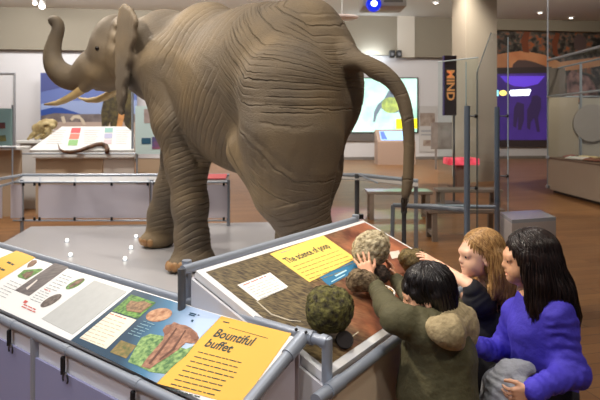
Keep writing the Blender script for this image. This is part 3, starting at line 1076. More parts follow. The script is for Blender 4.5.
# ears as thin rounded sheets
ER = [(6, 123, 128), (10, 120.5, 133.5), (16, 119, 136), (24, 118.5, 137.5), (32, 118, 137), (40, 117.5, 135.5), (48, 117.5, 133.5), (56, 117.5, 131.5), (64, 117.5, 129.5), (72, 117.5, 128.5), (80, 118, 127.5), (88, 118, 126.5), (96, 118.5, 125.5), (104, 119.5, 124.5), (112, 120.5, 123)]


def ear_pt(u, v):
    return W(u, v, 5.86 - (u - 117) * .024)


ERF = [(v_, np.interp(v_, [q[0] for q in ER], [q[1] for q in ER]) + .5 * math.sin(v_ * .5), np.interp(v_, [q[0] for q in ER], [q[2] for q in ER]) + .7 * math.sin(v_ * .33 + 1)) for v_ in np.arange(6, 113, 2.0)]
for v_, ua, ub in ERF:
    E.cap(ear_pt(ua + 1.5, v_), ear_pt(ub - 1.5, v_), .030, .026, k=.02)
E.cap(W(121, 24, 6.12), W(119.5, 26, 5.9), .10, .05, k=.06)
E.cap(W(120.5, 50, 6.12), W(119, 52, 5.88), .10, .05, k=.06)
E.cap(W(120, 36, 6.12), W(119, 38, 5.88), .10, .05, k=.06)
for v_, ua, ub in ERF:
    a, b = ear_pt(ua + 1, v_), ear_pt(ub - 1, v_)
    off = rh * 1.15
    a2 = a + off
    b2 = a2 + rh * np.linalg.norm(b - a) * .8 - hh * np.linalg.norm(b - a) * .5
    E.cap(a2, b2, .030, .026, k=.02)
# front legs
E.chain([W(172, 70, 5.68), W(181, 122, 5.55), W(187, 165, 5.5), W(190, 205, 5.5), W(192, 238, 5.5), W(194, 256, 5.5)], [.38, .29, .205, .182, .165, .19], k=.1)
E.ell(W(193, 259, 5.48), (.24, .21, .12), Rh, k=.06)
E.ell(W(178.5, 265, 5.38), (.12, .13, .085), None, k=.03)
E.chain([W(196, 95, 6.25), W(184, 150, 6.3), W(172, 190, 6.42), W(163.5, 214, 6.5), W(159.5, 234, 6.55)], [.33, .25, .20, .175, .175], k=.1)
E.ell(W(158, 240, 6.52), (.20, .21, .10), Rh, k=.06)
E.ell(W(149, 239, 6.46), (.11, .13, .075), None, k=.03)
# hind legs
E.chain([W(290, 95, 4.50), W(292, 140, 4.36), W(293, 172, 4.32), W(294, 196, 4.32), W(304, 222, 4.38), W(313, 250, 4.45), W(318, 288, 4.48)], [.46, .41, .33, .265, .20, .175, .18], k=.12)
E.ell(W(316, 298, 4.45), (.24, .21, .12), Rb, k=.06)
E.cap(W(246, 150, 4.62), W(272, 194, 4.38), .18, .14, k=.12)
E.chain([W(312, 110, 5.12), W(308, 170, 5.05), W(304, 200, 5.0), W(297, 235, 5.0), W(294, 270, 5.0)], [.38, .32, .25, .185, .18], k=.1)
E.ell(W(292, 277, 4.95), (.24, .21, .12), Rb, k=.06)
# tail
TL = [(342, 54, 4.55, .13), (353, 62, 4.42, .090), (366, 66.5, 4.34, .075), (379, 71.5, 4.30, .062), (391, 80, 4.27, .052), (400.5, 93, 4.25, .046), (406, 110, 4.23, .042), (408.5, 130, 4.22, .039), (409, 155, 4.22, .037), (407.8, 180, 4.22, .034), (405.5, 196, 4.22, .028)]
TL = [tuple(q) for q in spline(TL, 36)]
E.chain([W(a, b, c) for a, b, c, d in TL], [d for a, b, c, d in TL], k=.04)
# hollow under the tail, crease between shoulder and belly
E.ell(W(356, 84, 4.36), (.07, .09, .12), None, k=.10, sub=True)
V, F = E.mesh(0.0165, clip=lambda x, y, z: (PZ + 0.006) - z + 0 * x + 0 * y)


def polyline_param(P, pts, rad):
    """arc length of the nearest point on a polyline, and a mask close to it"""
    best = np.full(len(P), 1e9)
    arc = np.zeros(len(P))
    L = 0.0
    for i in range(len(pts) - 1):
        a, b = pts[i], pts[i + 1]
        ab = b - a
        l = np.linalg.norm(ab)
        t = np.clip(((P - a) @ ab) / l ** 2, 0, 1)
        d = np.linalg.norm(P - a - t[:, None] * ab, axis=1) / (rad[i] + (rad[i + 1] - rad[i]) * t)
        m = d < best
        best = np.where(m, d, best)
        arc = np.where(m, L + t * l, arc)
        L += l
    return arc, best


def elephant_relief(P, N, want=None):
    s = (P - HP) @ hb
    t = (P - HP) @ rb
    z = P[:, 2]
    n1 = fbm(P, 2.2, 1)
    n2 = fbm(P, 6.0, 2)
    d = np.zeros(len(P))
    side = np.abs(N @ rb) * 0.6 + 0.4
    # folds over the haunch: fan out from the flank towards the rear and down the thigh
    x = 0.62 - s
    za = 1.95
    tt_ = np.maximum(np.abs(t), .30)
    qz = np.where(z > za, za + .80 * np.arctan2(z - za, tt_), z)
    nl = fbm(P, 2.6, 31, 1)
    ph = (qz + 0.85 * (1 - np.exp(-np.clip(x, 0, 3) / 0.5)) - 0.36 * np.clip(x - 0.5, 0, 2) + 0.34 * np.clip(x, 0, 2) * smooth01(-z, -1.75, -1.2) + 0.07 * nl) / 0.062
    arc_t, b_t = polyline_param(P, [W(a, b_, c) for a, b_, c, q in TL], [q for a, b_, c, q in TL])
    not_tail = np.where(arc_t > .12, smooth01(b_t, 1.1, 1.6), 1.0)
    g = smooth01(x, -0.05, 0.22) * smooth01(z, 0.72, 1.05) * not_tail
    amp = np.clip(0.45 + 0.6 * np.sin(fbm(P, 2.6, 11) * 3), 0.05, 1)
    keep = [ph, g * amp * side]
    d -= 0.0055 * groove(ph, 0.2) * g * amp * side
    ph2 = ph * 0.31 + 0.25 * nl + .3
    d -= 0.008 * groove(ph2, 0.055) * np.clip(0.4 + 0.7 * np.sin(fbm(P, 2.0, 17) * 3), 0.0, 1) * g * (1 - smooth01(z, 2.45, 2.75) * 0.3)
    keep2 = [ph2, g * 0.8]
    # short cross creases down the back of the thigh
    ph3 = (s * 1.0 + 0.25 * z + 0.03 * n1) / 0.10
    d -= 0.004 * not_tail * groove(ph3, 0.11) * smooth01(x, 0.5, 0.75) * smooth01(-z, -1.75, -1.35) * smooth01(z, .7, .95)
    # fine slanting lines on the barrel
    gb = (1 - smooth01(x, -0.1, 0.15)) * smooth01(s, -0.2, 0.2) * (1 - smooth01(s, 1.75, 2.0)) * smooth01(z, 1.0, 1.3)
    ph4 = (s * 0.85 + 0.62 * z - 0.25 * (z - 1.9) ** 2 + 0.05 * n1 + .01 * n2) / 0.072
    d -= 0.0045 * groove(ph4, 0.2) * gb * (0.5 + 0.5 * np.sin(fbm(P, 2.1, 13) * 3))
    barrel = [ph4, gb * (0.35 + 0.35 * np.sin(fbm(P, 2.1, 13) * 3))]
    ph4b = (s * 0.5 - 0.75 * z + 0.07 * n1) / 0.19
    d -= 0.005 * groove(ph4b, 0.05) * gb * np.clip(0.3 + 0.8 * np.sin(fbm(P, 1.8, 19) * 3), 0, 1)
    # shoulder edge behind the near front leg
    pts = [W(163, 84, 5.2), W(170, 104, 5.2), W(178, 126, 5.2), (W(188, 148, 5.2)), W(199, 162, 5.25)]
    arc, b = polyline_param(P, pts, [0.30] * 5)
    uu = (P[:, 0] / P[:, 1])
    pu = np.array([q[0] / q[1] for q in pts])
    pv = np.array([(EYE - q[2]) / q[1] for q in pts])
    vv = (EYE - z) / P[:, 1]
    uc = np.interp(vv, pv, pu)
    g5 = np.exp(-((uu - uc) / 0.006) ** 2) * smooth01(vv, pv[0] - .02, pv[0] + .03) * (1 - smooth01(vv, pv[-1], pv[-1] + .02)) * (P[:, 1] < 5.75)
    d -= 0.028 * g5
    # rings on the legs
    for pts, rad, y0 in (([W(187, 140, 5.5), W(190, 205, 5.5), W(194, 262, 5.5)], [.27, .22, .26], 0), ([W(184, 150, 6.3), W(165, 208, 6.48), W(158, 243, 6.5)], [.27, .22, .26], 1),
                         ([W(294, 196, 4.32), W(304, 222, 4.38), W(316, 298, 4.48)], [.30, .24, .26], 2), ([W(304, 200, 5.0), W(297, 235, 5.0), W(292, 280, 5.0)], [.30, .24, .26], 3)):
        arc, b = polyline_param(P, pts, rad)
        m = 1 - smooth01(b, 0.95, 1.15)
        rear = 0.25 + 0.75 * smooth01(N @ hh, 0.45, -0.6)
        rear = 0.10 + 0.9 * (1 - smooth01(N @ hh, -0.55, 0.35))
        ph = (z + 0.05 * n1 + .012 * n2 + 0.06 * (N @ hh)) / 0.058
        legm = m * rear * smooth01(z, .3, .42)
        barrel[0] = np.where(legm > barrel[1], ph, barrel[0])
        barrel[1] = np.maximum(barrel[1], legm * .9)
        d -= 0.009 * groove(ph, 0.2) * m * rear * np.clip(.55 + .5 * np.sin(fbm(P, 4, 23) * 3), .1, 1) * smooth01(z, .3, .42)
    if want is not None:
        want['fold'] = keep[0]
        want['fold_depth'] = keep[1] * (1 - barrel[1])
        want['crease'] = keep2[0]
        want['crease_depth'] = keep2[1] * (1 - barrel[1])
        want['line'] = barrel[0]
        want['line_depth'] = barrel[1]
    # trunk and tail rings
    for T, sp, am in ((TR, 0.045, 0.0022), (TL, 0.04, 0.0004)):
        arc, b = polyline_param(P, [W(a, b_, c) for a, b_, c, q in T], [q for a, b_, c, q in T])
        m = 1 - smooth01(b, 1.1, 1.25)
        ph = (arc + 0.012 * n2) / sp
        d -= am * groove(ph, 0.2) * m * np.interp(arc, [0, .5], [.5, 1.0])
    # broad softness
    d += not_tail * 0.008 * fbm(P, 3.0, 21) * smooth01(z, .5, .9) + not_tail * 0.002 * n2
    return d * smooth01(z, PZ + .02, PZ + .08)


N = normals(V, F)
ATT = {}
V = V + N * elephant_relief(V, N, ATT)[:, None]


def skin_mat():
    m = bpy.data.materials.new('elephant_hide')
    m.use_nodes = True
    nt = m.node_tree
    b = nt.nodes['Principled BSDF']
    tc = nt.nodes.new('ShaderNodeTexCoord')
    n = nt.nodes.new('ShaderNodeTexNoise')
    n.inputs['Scale'].default_value = 1.6
    n.inputs['Detail'].default_value = 7
    rp = nt.nodes.new('ShaderNodeValToRGB')
    e = rp.color_ramp.elements
    e[0].position = 0.34
    e[0].color = (*lin((104, 94, 81)), 1)
    e[1].position = 0.68
    e[1].color = (*lin((136, 118, 90)), 1)
    x = e.new(0.52)
    x.color = (*lin((119, 105, 85)), 1)
    vo = nt.nodes.new('ShaderNodeTexVoronoi')
    vo.feature = 'DISTANCE_TO_EDGE'
    vo.inputs['Scale'].default_value = 26
    n2 = nt.nodes.new('ShaderNodeTexNoise')
    n2.inputs['Scale'].default_value = 45
    n2.inputs['Detail'].default_value = 6
    mp = nt.nodes.new('ShaderNodeMapping')
    mp.inputs['Scale'].default_value = (1, 1, 2.2)
    b1 = nt.nodes.new('ShaderNodeBump')
    b1.inputs['Strength'].default_value = 0.35
    b1.inputs['Distance'].default_value = 0.006
    b2 = nt.nodes.new('ShaderNodeBump')
    b2.inputs['Strength'].default_value = 0.35
    b2.inputs['Distance'].default_value = 0.006
    mr = nt.nodes.new('ShaderNodeMapRange')
    mr.inputs['From Max'].default_value = 0.12
    L = nt.links.new
    heights = []
    for nm, wd in (('fold', .20), ('crease', .06), ('line', .2)):
        a1 = nt.nodes.new('ShaderNodeAttribute')
        a1.attribute_name = nm
        a2 = nt.nodes.new('ShaderNodeAttribute')
        a2.attribute_name = nm + '_depth'
        wob = nt.nodes.new('ShaderNodeTexNoise')
        wob.inputs['Scale'].default_value = 9
        wob.inputs['Detail'].default_value = 3
        L(tc.outputs['Object'], wob.inputs['Vector'])
        ad = nt.nodes.new('ShaderNodeMath')
        ad.operation = 'MULTIPLY_ADD'
        ad.inputs[1].default_value = 0.45 if nm == 'fold' else .3
        L(wob.outputs['Fac'], ad.inputs[0])
        L(a1.outputs['Fac'], ad.inputs[2])
        pp = nt.nodes.new('ShaderNodeMath')
        pp.operation = 'PINGPONG'
        pp.inputs[1].default_value = 0.5
        L(ad.outputs[0], pp.inputs[0])
        m1 = nt.nodes.new('ShaderNodeMapRange')
        m1.interpolation_type = 'SMOOTHSTEP'
        m1.inputs['From Max'].default_value = wd
        m1.inputs['To Min'].default_value = -1
        m1.inputs['To Max'].default_value = 0
        L(pp.outputs[0], m1.inputs['Value'])
        m3 = nt.nodes.new('ShaderNodeMath')
        m3.operation = 'MULTIPLY'
        L(m1.outputs['Result'], m3.inputs[0])
        L(a2.outputs['Fac'], m3.inputs[1])
        heights.append(m3.outputs[0])
    s1 = nt.nodes.new('ShaderNodeMath')
    L(heights[0], s1.inputs[0])
    L(heights[1], s1.inputs[1])
    s2 = nt.nodes.new('ShaderNodeMath')
    L(s1.outputs[0], s2.inputs[0])
    L(heights[2], s2.inputs[1])
    b0 = nt.nodes.new('ShaderNodeBump')
    b0.inputs['Strength'].default_value = 1.0
    b0.inputs['Distance'].default_value = 0.016
    L(s2.outputs[0], b0.inputs['Height'])
    L(b0.outputs['Normal'], b1.inputs['Normal'])
    L(tc.outputs['Object'], n.inputs['Vector'])
    L(n.outputs['Fac'], rp.inputs['Fac'])
    L(rp.outputs['Color'], b.inputs['Base Color'])
    L(tc.outputs['Object'], mp.inputs['Vector'])
    L(mp.outputs['Vector'], vo.inputs['Vector'])
    L(tc.outputs['Object'], n2.inputs['Vector'])
    L(vo.outputs['Distance'], mr.inputs['Value'])
    L(mr.outputs['Result'], b1.inputs['Height'])
    L(n2.outputs['Fac'], b2.inputs['Height'])
    L(b1.outputs['Normal'], b2.inputs['Normal'])
    L(b2.outputs['Normal'], b.inputs['Normal'])
    b.inputs['Roughness'].default_value = 0.62
    b.inputs['Specular IOR Level'].default_value = 0.35
    return m


t = root('elephant', 'life-size grey brown tusked elephant model walking away with raised trunk', 'elephant', (mid[0], mid[1], PZ))
eo = mesh_obj('body', V, F, skin_mat(), t)
for nm, val in ATT.items():
    at = eo.data.attributes.new(nm, 'FLOAT', 'POINT')
    at.data.foreach_set('value', val.astype(np.float32))
M_IV = mat('ivory', (222, 200, 148), 0.4, noise=(4, 0.7), rgb2=(186, 150, 92))
mb = MB()
mb.tube([W(a, b, c) for a, b, c in ((88, 84, 6.42), (82, 89.5, 6.45), (74, 95, 6.50), (65, 100, 6.57), (56, 103.4, 6.64), (44.5, 104.4, 6.72))], [.05, .056, .05, .043, .033, .010], 14)
mb.build('tusk', M_IV, t, True)
mb = MB()
mb.tube([W(a, b, c) for a, b, c in ((119, 84, 6.75), (114, 91, 6.8), (106, 96.5, 6.85), (97, 99.8, 6.92), (88, 100.5, 7.0), (78.5, 97.8, 7.08))], [.052, .06, .05, .042, .03, .010], 14)
mb.build('tusk', M_IV, t, True)
# eyes, laid on the surface found by search along the head's side

bvh = BVHTree.FromPolygons(V.tolist(), F.tolist())


def on_skin(u, v):
    e = Vector((0, 0, EYE))
    d = Vector(W(u, v, 1.0)) - e
    h = bvh.ray_cast(e, d.normalized())
    return np.array(h[0]), np.array(h[1])


q, nn = on_skin(97, 48.5)
MB().ball(q - nn * .012, .03).build('eye', mat('elephant_eye', (24, 16, 10), 0.1), t, True)
q2 = q + rh * .60
h = bvh.ray_cast(Vector(q2 + rh * .5), Vector(-rh))
if h[0] is not None:
    MB().ball(np.array(h[0]) - np.array(h[1]) * .012, .03).build('eye', MATS['elephant_eye'], t, True)
# toenails
M_NAIL = mat('toenail_tan', (176, 142, 100), 0.45, noise=(12, .8), rgb2=(150, 104, 62))


def nail(c, out, r=0.05):
    h = bvh.ray_cast(Vector(np.array(c) + np.array(out) * .5), Vector(-np.array(out)))
    if h[0] is None:
        return
    p, n_ = np.array(h[0]), np.array(h[1])
    a = nrm(np.cross([0, 0, 1], n_))
    up = np.cross(n_, a)
    R = np.stack([a, up, n_], 1)
    MB().ball(p - n_ * .008, (r, r * 1.15, .02), R).build('toenail', M_NAIL, t, True)


for c, ang in ((W(178.5, 264, 5.38), (205, 235, 265, 295)), (W(150, 238, 6.46), (195, 225, 255, 285)), (W(316, 298, 4.45), (150, 180, 215)), (W(292, 277, 4.95), (150, 180, 215))):
    c = np.array([c[0], c[1], PZ + .075])
    for a in ang:
        nail(c, (math.cos(math.radians(a)), math.sin(math.radians(a)), 0), .042)
# tail tuft
mb = MB()
for i in range(26):
    a = W(405.5, 193, 4.22) + rng.normal(0, .012, 3)
    b = W(404.5 + rng.normal(0, 1.2), 207 + rng.uniform(-4, 5), 4.22 + rng.normal(0, .03))
    mb.tube([a, (a + b) / 2 + rng.normal(0, .01, 3), b], [.005, .004, .0015], 5)
mb.build('tail_tuft', mat('tuft_dark', (62, 50, 40), 0.7), t, True)
# ------------------------------------------------------------------ front reader "Bountiful buffet"
d_ = np.array([.802, -.597, 0])          # along the rail towards its right end
p_ = np.array([-.597, -.802, 0])         # towards the reader
C0 = np.array([0.0, 1.81, 0.0])          # right back corner
ZB, ZF, DEP = .92, .79, .34
LEN = 3.3


def bpt(s, t, z):
    q = C0 - d_ * s + p_ * t
    return np.array([q[0], q[1], z])


up_b = bpt(0, 0, ZB) - bpt(0, DEP, ZF)
BP = Plane(bpt(LEN, DEP, ZF) + np.array([0, 0, 0.003]), d_, up_b)
slope = np.linalg.norm(up_b)
t = root('exhibit_lectern', 'long sloping reader panel headed Bountiful buffet in front of the platform', 'information panel', bpt(LEN / 2, DEP / 2, 0))
mb = MB()
flat(mb, BP, [(0, 0.012), (LEN + .0, 0.012), (LEN + .0, slope - 0.012), (0, slope - 0.012)], -0.02, 0.02)
mb.build('deck', M_PRINT_WHITE, t)
R1 = 0.0185
tubes('back_rail', M_STEEL, t, ([bpt(LEN, -.018, ZB), bpt(-.10, -.018, ZB)], R1))
tubes('front_rail', M_STEEL, t, ([bpt(LEN, DEP + .02, ZF - .012), bpt(-.01, DEP + .02, ZF - .012)], R1))
tubes('end_rail', M_STEEL, t, ([bpt(-.012, .02, ZB - .006), bpt(-.012, DEP + .02, ZF - .01)], 0.0195))
# fittings
tubes('coupling', M_STEEL, t, ([bpt(.03, -.018, ZB), bpt(-.045, -.018, ZB)], .0245))
tubes('coupling', M_STEEL, t, ([bpt(-.012, .0, ZB + .001), bpt(-.012, .085, ZB - .032)], .0245))
tubes('coupling', M_STEEL, t, ([bpt(-.08, -.018, ZB), bpt(-.105, -.018, ZB)], .0235))
for s_ in (.012, -.03):
    MB().ball(bpt(s_, .006, ZB + .024), .006).build('screw', M_CLIP, t, True)
tubes('post', M_STEEL, t, ([bpt(-.10, -.018, ZB + .012), bpt(-.10, -.018, 0.0)], R1))
MB().ball(bpt(-.10, -.018, ZB + .012), (R1, R1, .008)).build('cap', M_STEEL, t, True)
tubes('post', M_STEEL, t, ([bpt(1.1, DEP + .02, ZF - .02), bpt(1.1, DEP + .02, 0.0)], .02))
tubes('post', M_STEEL, t, ([bpt(2.9, DEP + .02, ZF - .02), bpt(2.9, DEP + .02, 0.0)], .02))
tubes('post', M_STEEL, t, ([bpt(.60, -.018, 0.0), bpt(.60, -.018, 1.088)], .02))
# white under-edge and hanging skirt
mb = MB()
mb.prism([bpt(LEN, DEP + .016, ZF - .022), bpt(.0, DEP + .016, ZF - .022), bpt(.0, DEP + .016, ZF - .20), bpt(LEN, DEP + .016, ZF - .20)], -p_ * .012)
mb.build('lower_edge', mat('edge_white', (240, 239, 236), 0.5), t)
mb = MB()
mb.prism([bpt(LEN, DEP + .03, ZF - .098), bpt(.36, DEP + .03, ZF - .098), bpt(.36, DEP + .03, .06), bpt(LEN, DEP + .03, .06)], -p_ * .01)
mb.build('skirt', mat('skirt_violet', (146, 148, 182), 0.55), t)
mb = MB()
mb.prism([bpt(-.0, .03, ZB - .06), bpt(-.0, DEP, ZF - .06), bpt(-.0, DEP, .06), bpt(-.0, .03, .06)], d_ * -.01)
mb.build('end_skirt', M_SKIRT, t)
mb = MB()
mb.prism([bpt(LEN, -.0, ZB - .03), bpt(0, -.0, ZB - .03), bpt(0, -.0, .06), bpt(LEN, 0, .06)], p_ * .008)
mb.build('rear_skirt', M_SKIRT, t)
for s_ in (.42, .86, 1.30, 1.80, 2.4):
    b = MB()
    b.tube([bpt(s_ + .02, DEP + .02, ZF - .012), bpt(s_ - .02, DEP + .02, ZF - .012)], .0205, 16)
    b.build('rail_joint', M_STEEL, t)
    b = MB()
    b.box(bpt(s_, DEP + .035, ZF - .066), (.016, .016, .07), bev=.004)
    lp = [bpt(s_ - .03 + .018 * math.sin(a), DEP + .042, ZF - .085 - .022 * (1 - math.cos(a))) for a in np.linspace(-2.2, 2.2, 12)]
    b.tube(lp, .0032, 6)
    b.build('clip', M_CLIP, t)


def bar_lines(b, plane, start, end, nlines, step, h, hgt, seed, last=1.0, words=(.018, .05), gap=.009):
    """rows of unreadable small print: word-length dashes; start/end/step are pixels of the photograph"""
    r = random.Random(seed)
    for i in range(nlines):
        a = np.array(plane.loc(start[0] + step[0] * i, start[1] + step[1] * i))
        c = np.array(plane.loc(end[0] + step[0] * i, end[1] + step[1] * i))
        L = np.linalg.norm(c - a) * (last if i == nlines - 1 else r.uniform(.88, 1.0))
        u = (c - a) / np.linalg.norm(c - a)
        w = np.array([-u[1], u[0]])
        x = 0
        while x < L:
            l = min(r.uniform(*words), L - x)
            if l > .004:
                q = [a + u * x, a + u * (x + l), a + u * (x + l) + w * hgt, a + u * x + w * hgt]
                flat(b, plane, q, h, .0006)
            x += l + gap


PX = lambda name, m, px, h=.001: pic(name, m, px, h, t, BP, .0007)
ph_ = None
M_YEL = mat('print_yellow', (240, 182, 72), 0.42)
M_INK = mat('print_ink', (40, 62, 58), 0.5)
M_INKG = mat('print_grey_ink', (150, 156, 156), 0.5)
M_REDINK = mat('print_red_ink', (206, 84, 76), 0.5)
M_GREEN = mat('print_foliage', (120, 168, 74), 0.45, noise=(70, 1.0), rgb2=(44, 84, 38))
M_BROWN = mat('print_brown', (146, 112, 84), 0.45, noise=(40, 1.0), rgb2=(84, 60, 46))
M_ELE = mat('print_elephant', (178, 130, 102), 0.45, noise=(46, 1.0), rgb2=(120, 80, 62))
M_CREAM = mat('print_cream', (246, 236, 208), 0.45)
M_DKGREY = mat('print_dark_photo', (112, 104, 102), 0.45, noise=(22, 1.0), rgb2=(78, 72, 72), stretch=(1, 3, 1))
M_LTGREY = mat('print_grey', (192, 194, 190), 0.45, noise=(30, .5), rgb2=(182, 184, 180))
PX('yellow_panel', M_YEL, [(17, 250.5), (35.5, 257.5), (-2, 281), (-40, 285), (-40, 276)])
PX('yellow_panel', M_YEL, [(221.5, 316.2), (291.5, 333.5), (240, 406), (157, 383.5)])


def teal_mat():
    """printed sky: deep teal at the left end running to pale lavender blue at the right, as the panel is printed"""
    m = bpy.data.materials.new('print_teal_sky')
    m.use_nodes = True
    nt = m.node_tree
    b = nt.nodes['Principled BSDF']
    tc = nt.nodes.new('ShaderNodeTexCoord')
    sp = nt.nodes.new('ShaderNodeSeparateXYZ')
    rp = nt.nodes.new('ShaderNodeValToRGB')
    e = rp.color_ramp.elements
    e[0].position = 0.42
    e[0].color = (*lin((8, 58, 84)), 1)
    e[1].position = 0.85
    e[1].color = (*lin((186, 206, 234)), 1)
    x = e.new(0.62)
    x.color = (*lin((64, 120, 154)), 1)
    nt.links.new(tc.outputs['Generated'], sp.inputs[0])
    nt.links.new(sp.outputs['X'], rp.inputs['Fac'])
    nt.links.new(rp.outputs['Color'], b.inputs['Base Color'])
    b.inputs['Roughness'].default_value = 0.4
    return m


PX('teal_panel', teal_mat(), [(133.5, 289.5), (221.3, 316), (157, 383), (70.5, 340.5)])
dp = PX('dark_photograph', M_DKGREY, [(54.8, 263), (68.8, 267), (29, 296), (14.8, 290.4)])
pic('white_tusk', mat('print_tusk', (222, 214, 206), .45), [(26, 288), (30, 285), (37, 279.5), (37.6, 280.3), (31, 286.3), (27, 290)], .002, dp, BP, .0007)
PX('photograph', M_BROWN, [(28, 264), (32, 260.5), (36.5, 260), (37, 262.5), (33, 266), (27, 267.5)])
dp = PX('photograph', M_GREEN, [(17.5, 275.5), (24, 270), (41.5, 268.6), (43, 269.8), (26, 279.8), (18, 277)])
pic('animal_picture', M_BROWN, [(22, 275), (27, 272), (34, 271), (31, 276), (26, 279)], .002, dp, BP, .0007)


def oval_px(cx, cy, du, dv, eu, ev, n=22):
    return [(cx + du * math.cos(a) + eu * math.sin(a), cy + dv * math.cos(a) + ev * math.sin(a)) for a in [2 * math.pi * i / n for i in range(n)]]


PX('photograph', mat('print_oval_dark', (120, 108, 98), .45, noise=(60, 1), rgb2=(58, 48, 44)), oval_px(51, 300.6, 10, -6.2, 3.4, 2.2))
dp = PX('photograph', M_GREEN, oval_px(75.2, 283.8, 9, -5.2, 3.2, 1.6))
pic('animal_picture', M_BROWN, oval_px(76.5, 283, 7, -4.3, 1.8, 1.1), .002, dp, BP, .0007)
PX('grey_panel', M_LTGREY, [(94.5, 280.3), (127, 291.5), (72.5, 334.5), (41.5, 318.8)])
dp = pic('photograph', M_GREEN, [(131.5, 294.5), (156, 302.6), (137.5, 318.8), (112, 311)], .002, t, BP, .0007)
pic('animal_picture', mat('print_animals', (166, 130, 92), .45, noise=(50, 1), rgb2=(98, 74, 52)), [(126, 306), (131, 300.5), (137, 302), (144, 301), (152, 304.5), (146, 309), (141, 313), (133, 312), (127, 311)], .003, dp, BP, .0007)
pic('cream_box', M_CREAM, [(111.6, 312), (136.5, 320), (106, 349), (79.6, 338)], .002, t, BP, .0007)
pic('photograph', mat('print_bush', (150, 124, 72), .45, noise=(50, 1), rgb2=(84, 96, 48)), [(121, 340.2), (136.3, 345.8), (126.2, 358.6), (110, 352.2)], .002, t, BP, .0007)
pic('photograph', mat('print_oval_tan', (206, 160, 122), .45, noise=(40, 1), rgb2=(146, 92, 60)), oval_px(159, 315, 11.5, -5.0, 6.5, 4.6), .002, t, BP, .0007)
pic('foliage', mat('print_scrub', (156, 186, 112), .45, noise=(60, 1.0), rgb2=(62, 108, 62)), [(141, 338), (150, 334), (163, 336), (172, 345), (186, 349), (194, 346), (186, 356), (176, 364), (165, 374), (150, 372), (138, 366), (128, 362), (133, 352)], .002, t, BP, .0007)
dp = pic('elephant_picture', M_ELE, [(141, 366.5), (148, 357), (156, 348), (163, 340), (164.5, 333.5), (162.5, 330), (166, 325.5), (171, 324.5), (174, 322), (180, 324.5), (186, 325.5), (191, 328), (197, 333), (199, 338), (196, 343), (191, 343.5), (186, 342.5), (178, 350), (168, 357), (157, 363.5), (150, 369)], .003, t, BP, .0007)
pic('ear', mat('print_ear', (132, 88, 68), .45), [[(163, 331), (167, 327), (172, 328), (169, 333), (165, 335)], [(191, 330), (196, 334), (197.5, 339), (194, 340), (190, 335)]], .004, dp, BP, .0007)
pic('trunk_line', mat('print_line', (96, 60, 46), .45), [[(176, 328), (177, 328.5), (162, 350), (150, 364), (148.5, 363.5), (160, 349)], [(185, 330), (186, 330.5), (174, 350), (160, 360), (159, 359.5), (172, 349)]], .004, dp, BP, .0007)

# lettering: the heading of the yellow panel
def lettering(name, string, plane, base, end, cap_px, m, parent, h=.0025, bold=.022):
    V, F = text_shape(string, 1.0, 1.0, bold)
    V = V - np.array([V[:, 0].min(), 0, 0])
    a = np.array(plane.loc(*base))
    c = np.array(plane.loc(*end))
    top_ = np.array(plane.loc(*cap_px))
    w = np.linalg.norm(c - a)
    u = (c - a) / w
    n_ = np.array([-u[1], u[0]])
    hgt = abs((top_ - a) @ n_)
    cap = 0.70
    sx = w / V[:, 0].max()
    P = [plane.at(*(a + u * x * sx + n_ * y / cap * hgt), h) for x, y, z in V]
    return mesh_obj(name, P, F, m, parent, False)


lettering('heading', 'Bountiful', BP, (212.8, 336.6), (250.8, 346.4), (217.5, 328.6), M_INK, t)
lettering('heading', 'buffet', BP, (204.2, 346.4), (229.8, 353.2), (208.9, 338.6), M_INK, t)
b = MB()
bar_lines(b, BP, (198, 352.6), (246, 365), 9, (-3.9, 4.6), .0022, .0036, 3, .7, (.010, .034), .0045)
bar_lines(b, BP, (223, 322.5), (229, 324), 1, (0, 0), .0022, .005, 5)
flat_px(b, BP, [(229, 327.2), (268, 338.2), (268, 338.6), (229, 327.6)], .0022, .0005)
b.build('body_text', M_INK, t)
b = MB()
bar_lines(b, BP, (105, 318), (128, 326), 8, (-3.4, 2.9), .0032, .003, 8)
b.build('body_text', mat('print_tan_ink', (196, 180, 160), .5), t)
b = MB()
bar_lines(b, BP, (110, 314.5), (126, 320), 1, (0, 0), .0032, .004, 8)
bar_lines(b, BP, (24, 301.5), (27, 303), 2, (-1, 1.2), .0022, .008, 9)
bar_lines(b, BP, (23.5, 305), (37, 311), 2, (-2, 2.0), .0022, .0045, 10)
bar_lines(b, BP, (44, 289.5), (50, 292), 1, (0, 0), .0022, .004, 10)
b.build('red_text', M_REDINK, t)
b = MB()
bar_lines(b, BP, (10, 281), (22, 286), 6, (-3.2, 2.5), .0022, .0026, 12)
bar_lines(b, BP, (62, 275), (74, 279), 6, (-3.2, 2.6), .0022, .0026, 13)
bar_lines(b, BP, (40, 291), (50, 295), 5, (-2.4, 2.1), .0022, .0026, 14)
b.build('small_print', M_INKG, t)
b = MB()
bar_lines(b, BP, (143, 322), (155, 326), 6, (-3.0, 2.4), .0032, .0028, 15)
b.build('pale_text', mat('print_pale_ink', (150, 186, 196), .5), t)
b = MB()
bar_lines(b, BP, (190, 314), (200, 316.6), 2, (-1.2, 1.6), .0032, .005, 16, .7)
flat_px(b, BP, [(192, 319.5), (194, 320.2), (192.4, 322), (190.8, 321)], .0032, .0005)
b.build('caption', mat('print_navy', (30, 70, 96), .5), t)
b = MB()
bar_lines(b, BP, (6.5, 262.8), (13, 266), 2, (-9.5, 5.5), .0022, .012, 17, 1.0, (.03, .05))
b.build('heading_marks', M_INK, t)

# ------------------------------------------------------------------ side reader "The science of poop"
e_ = np.array([.585, .811, 0])
q_ = np.array([.811, -.585, 0])
A0 = np.array([-.455, 2.13, 0])
LS, DS, ZA, ZD = 1.41, .68, 1.07, .80


def spt(s, t_, z):
    w = A0 + e_ * s + q_ * t_
    return np.array([w[0], w[1], z])


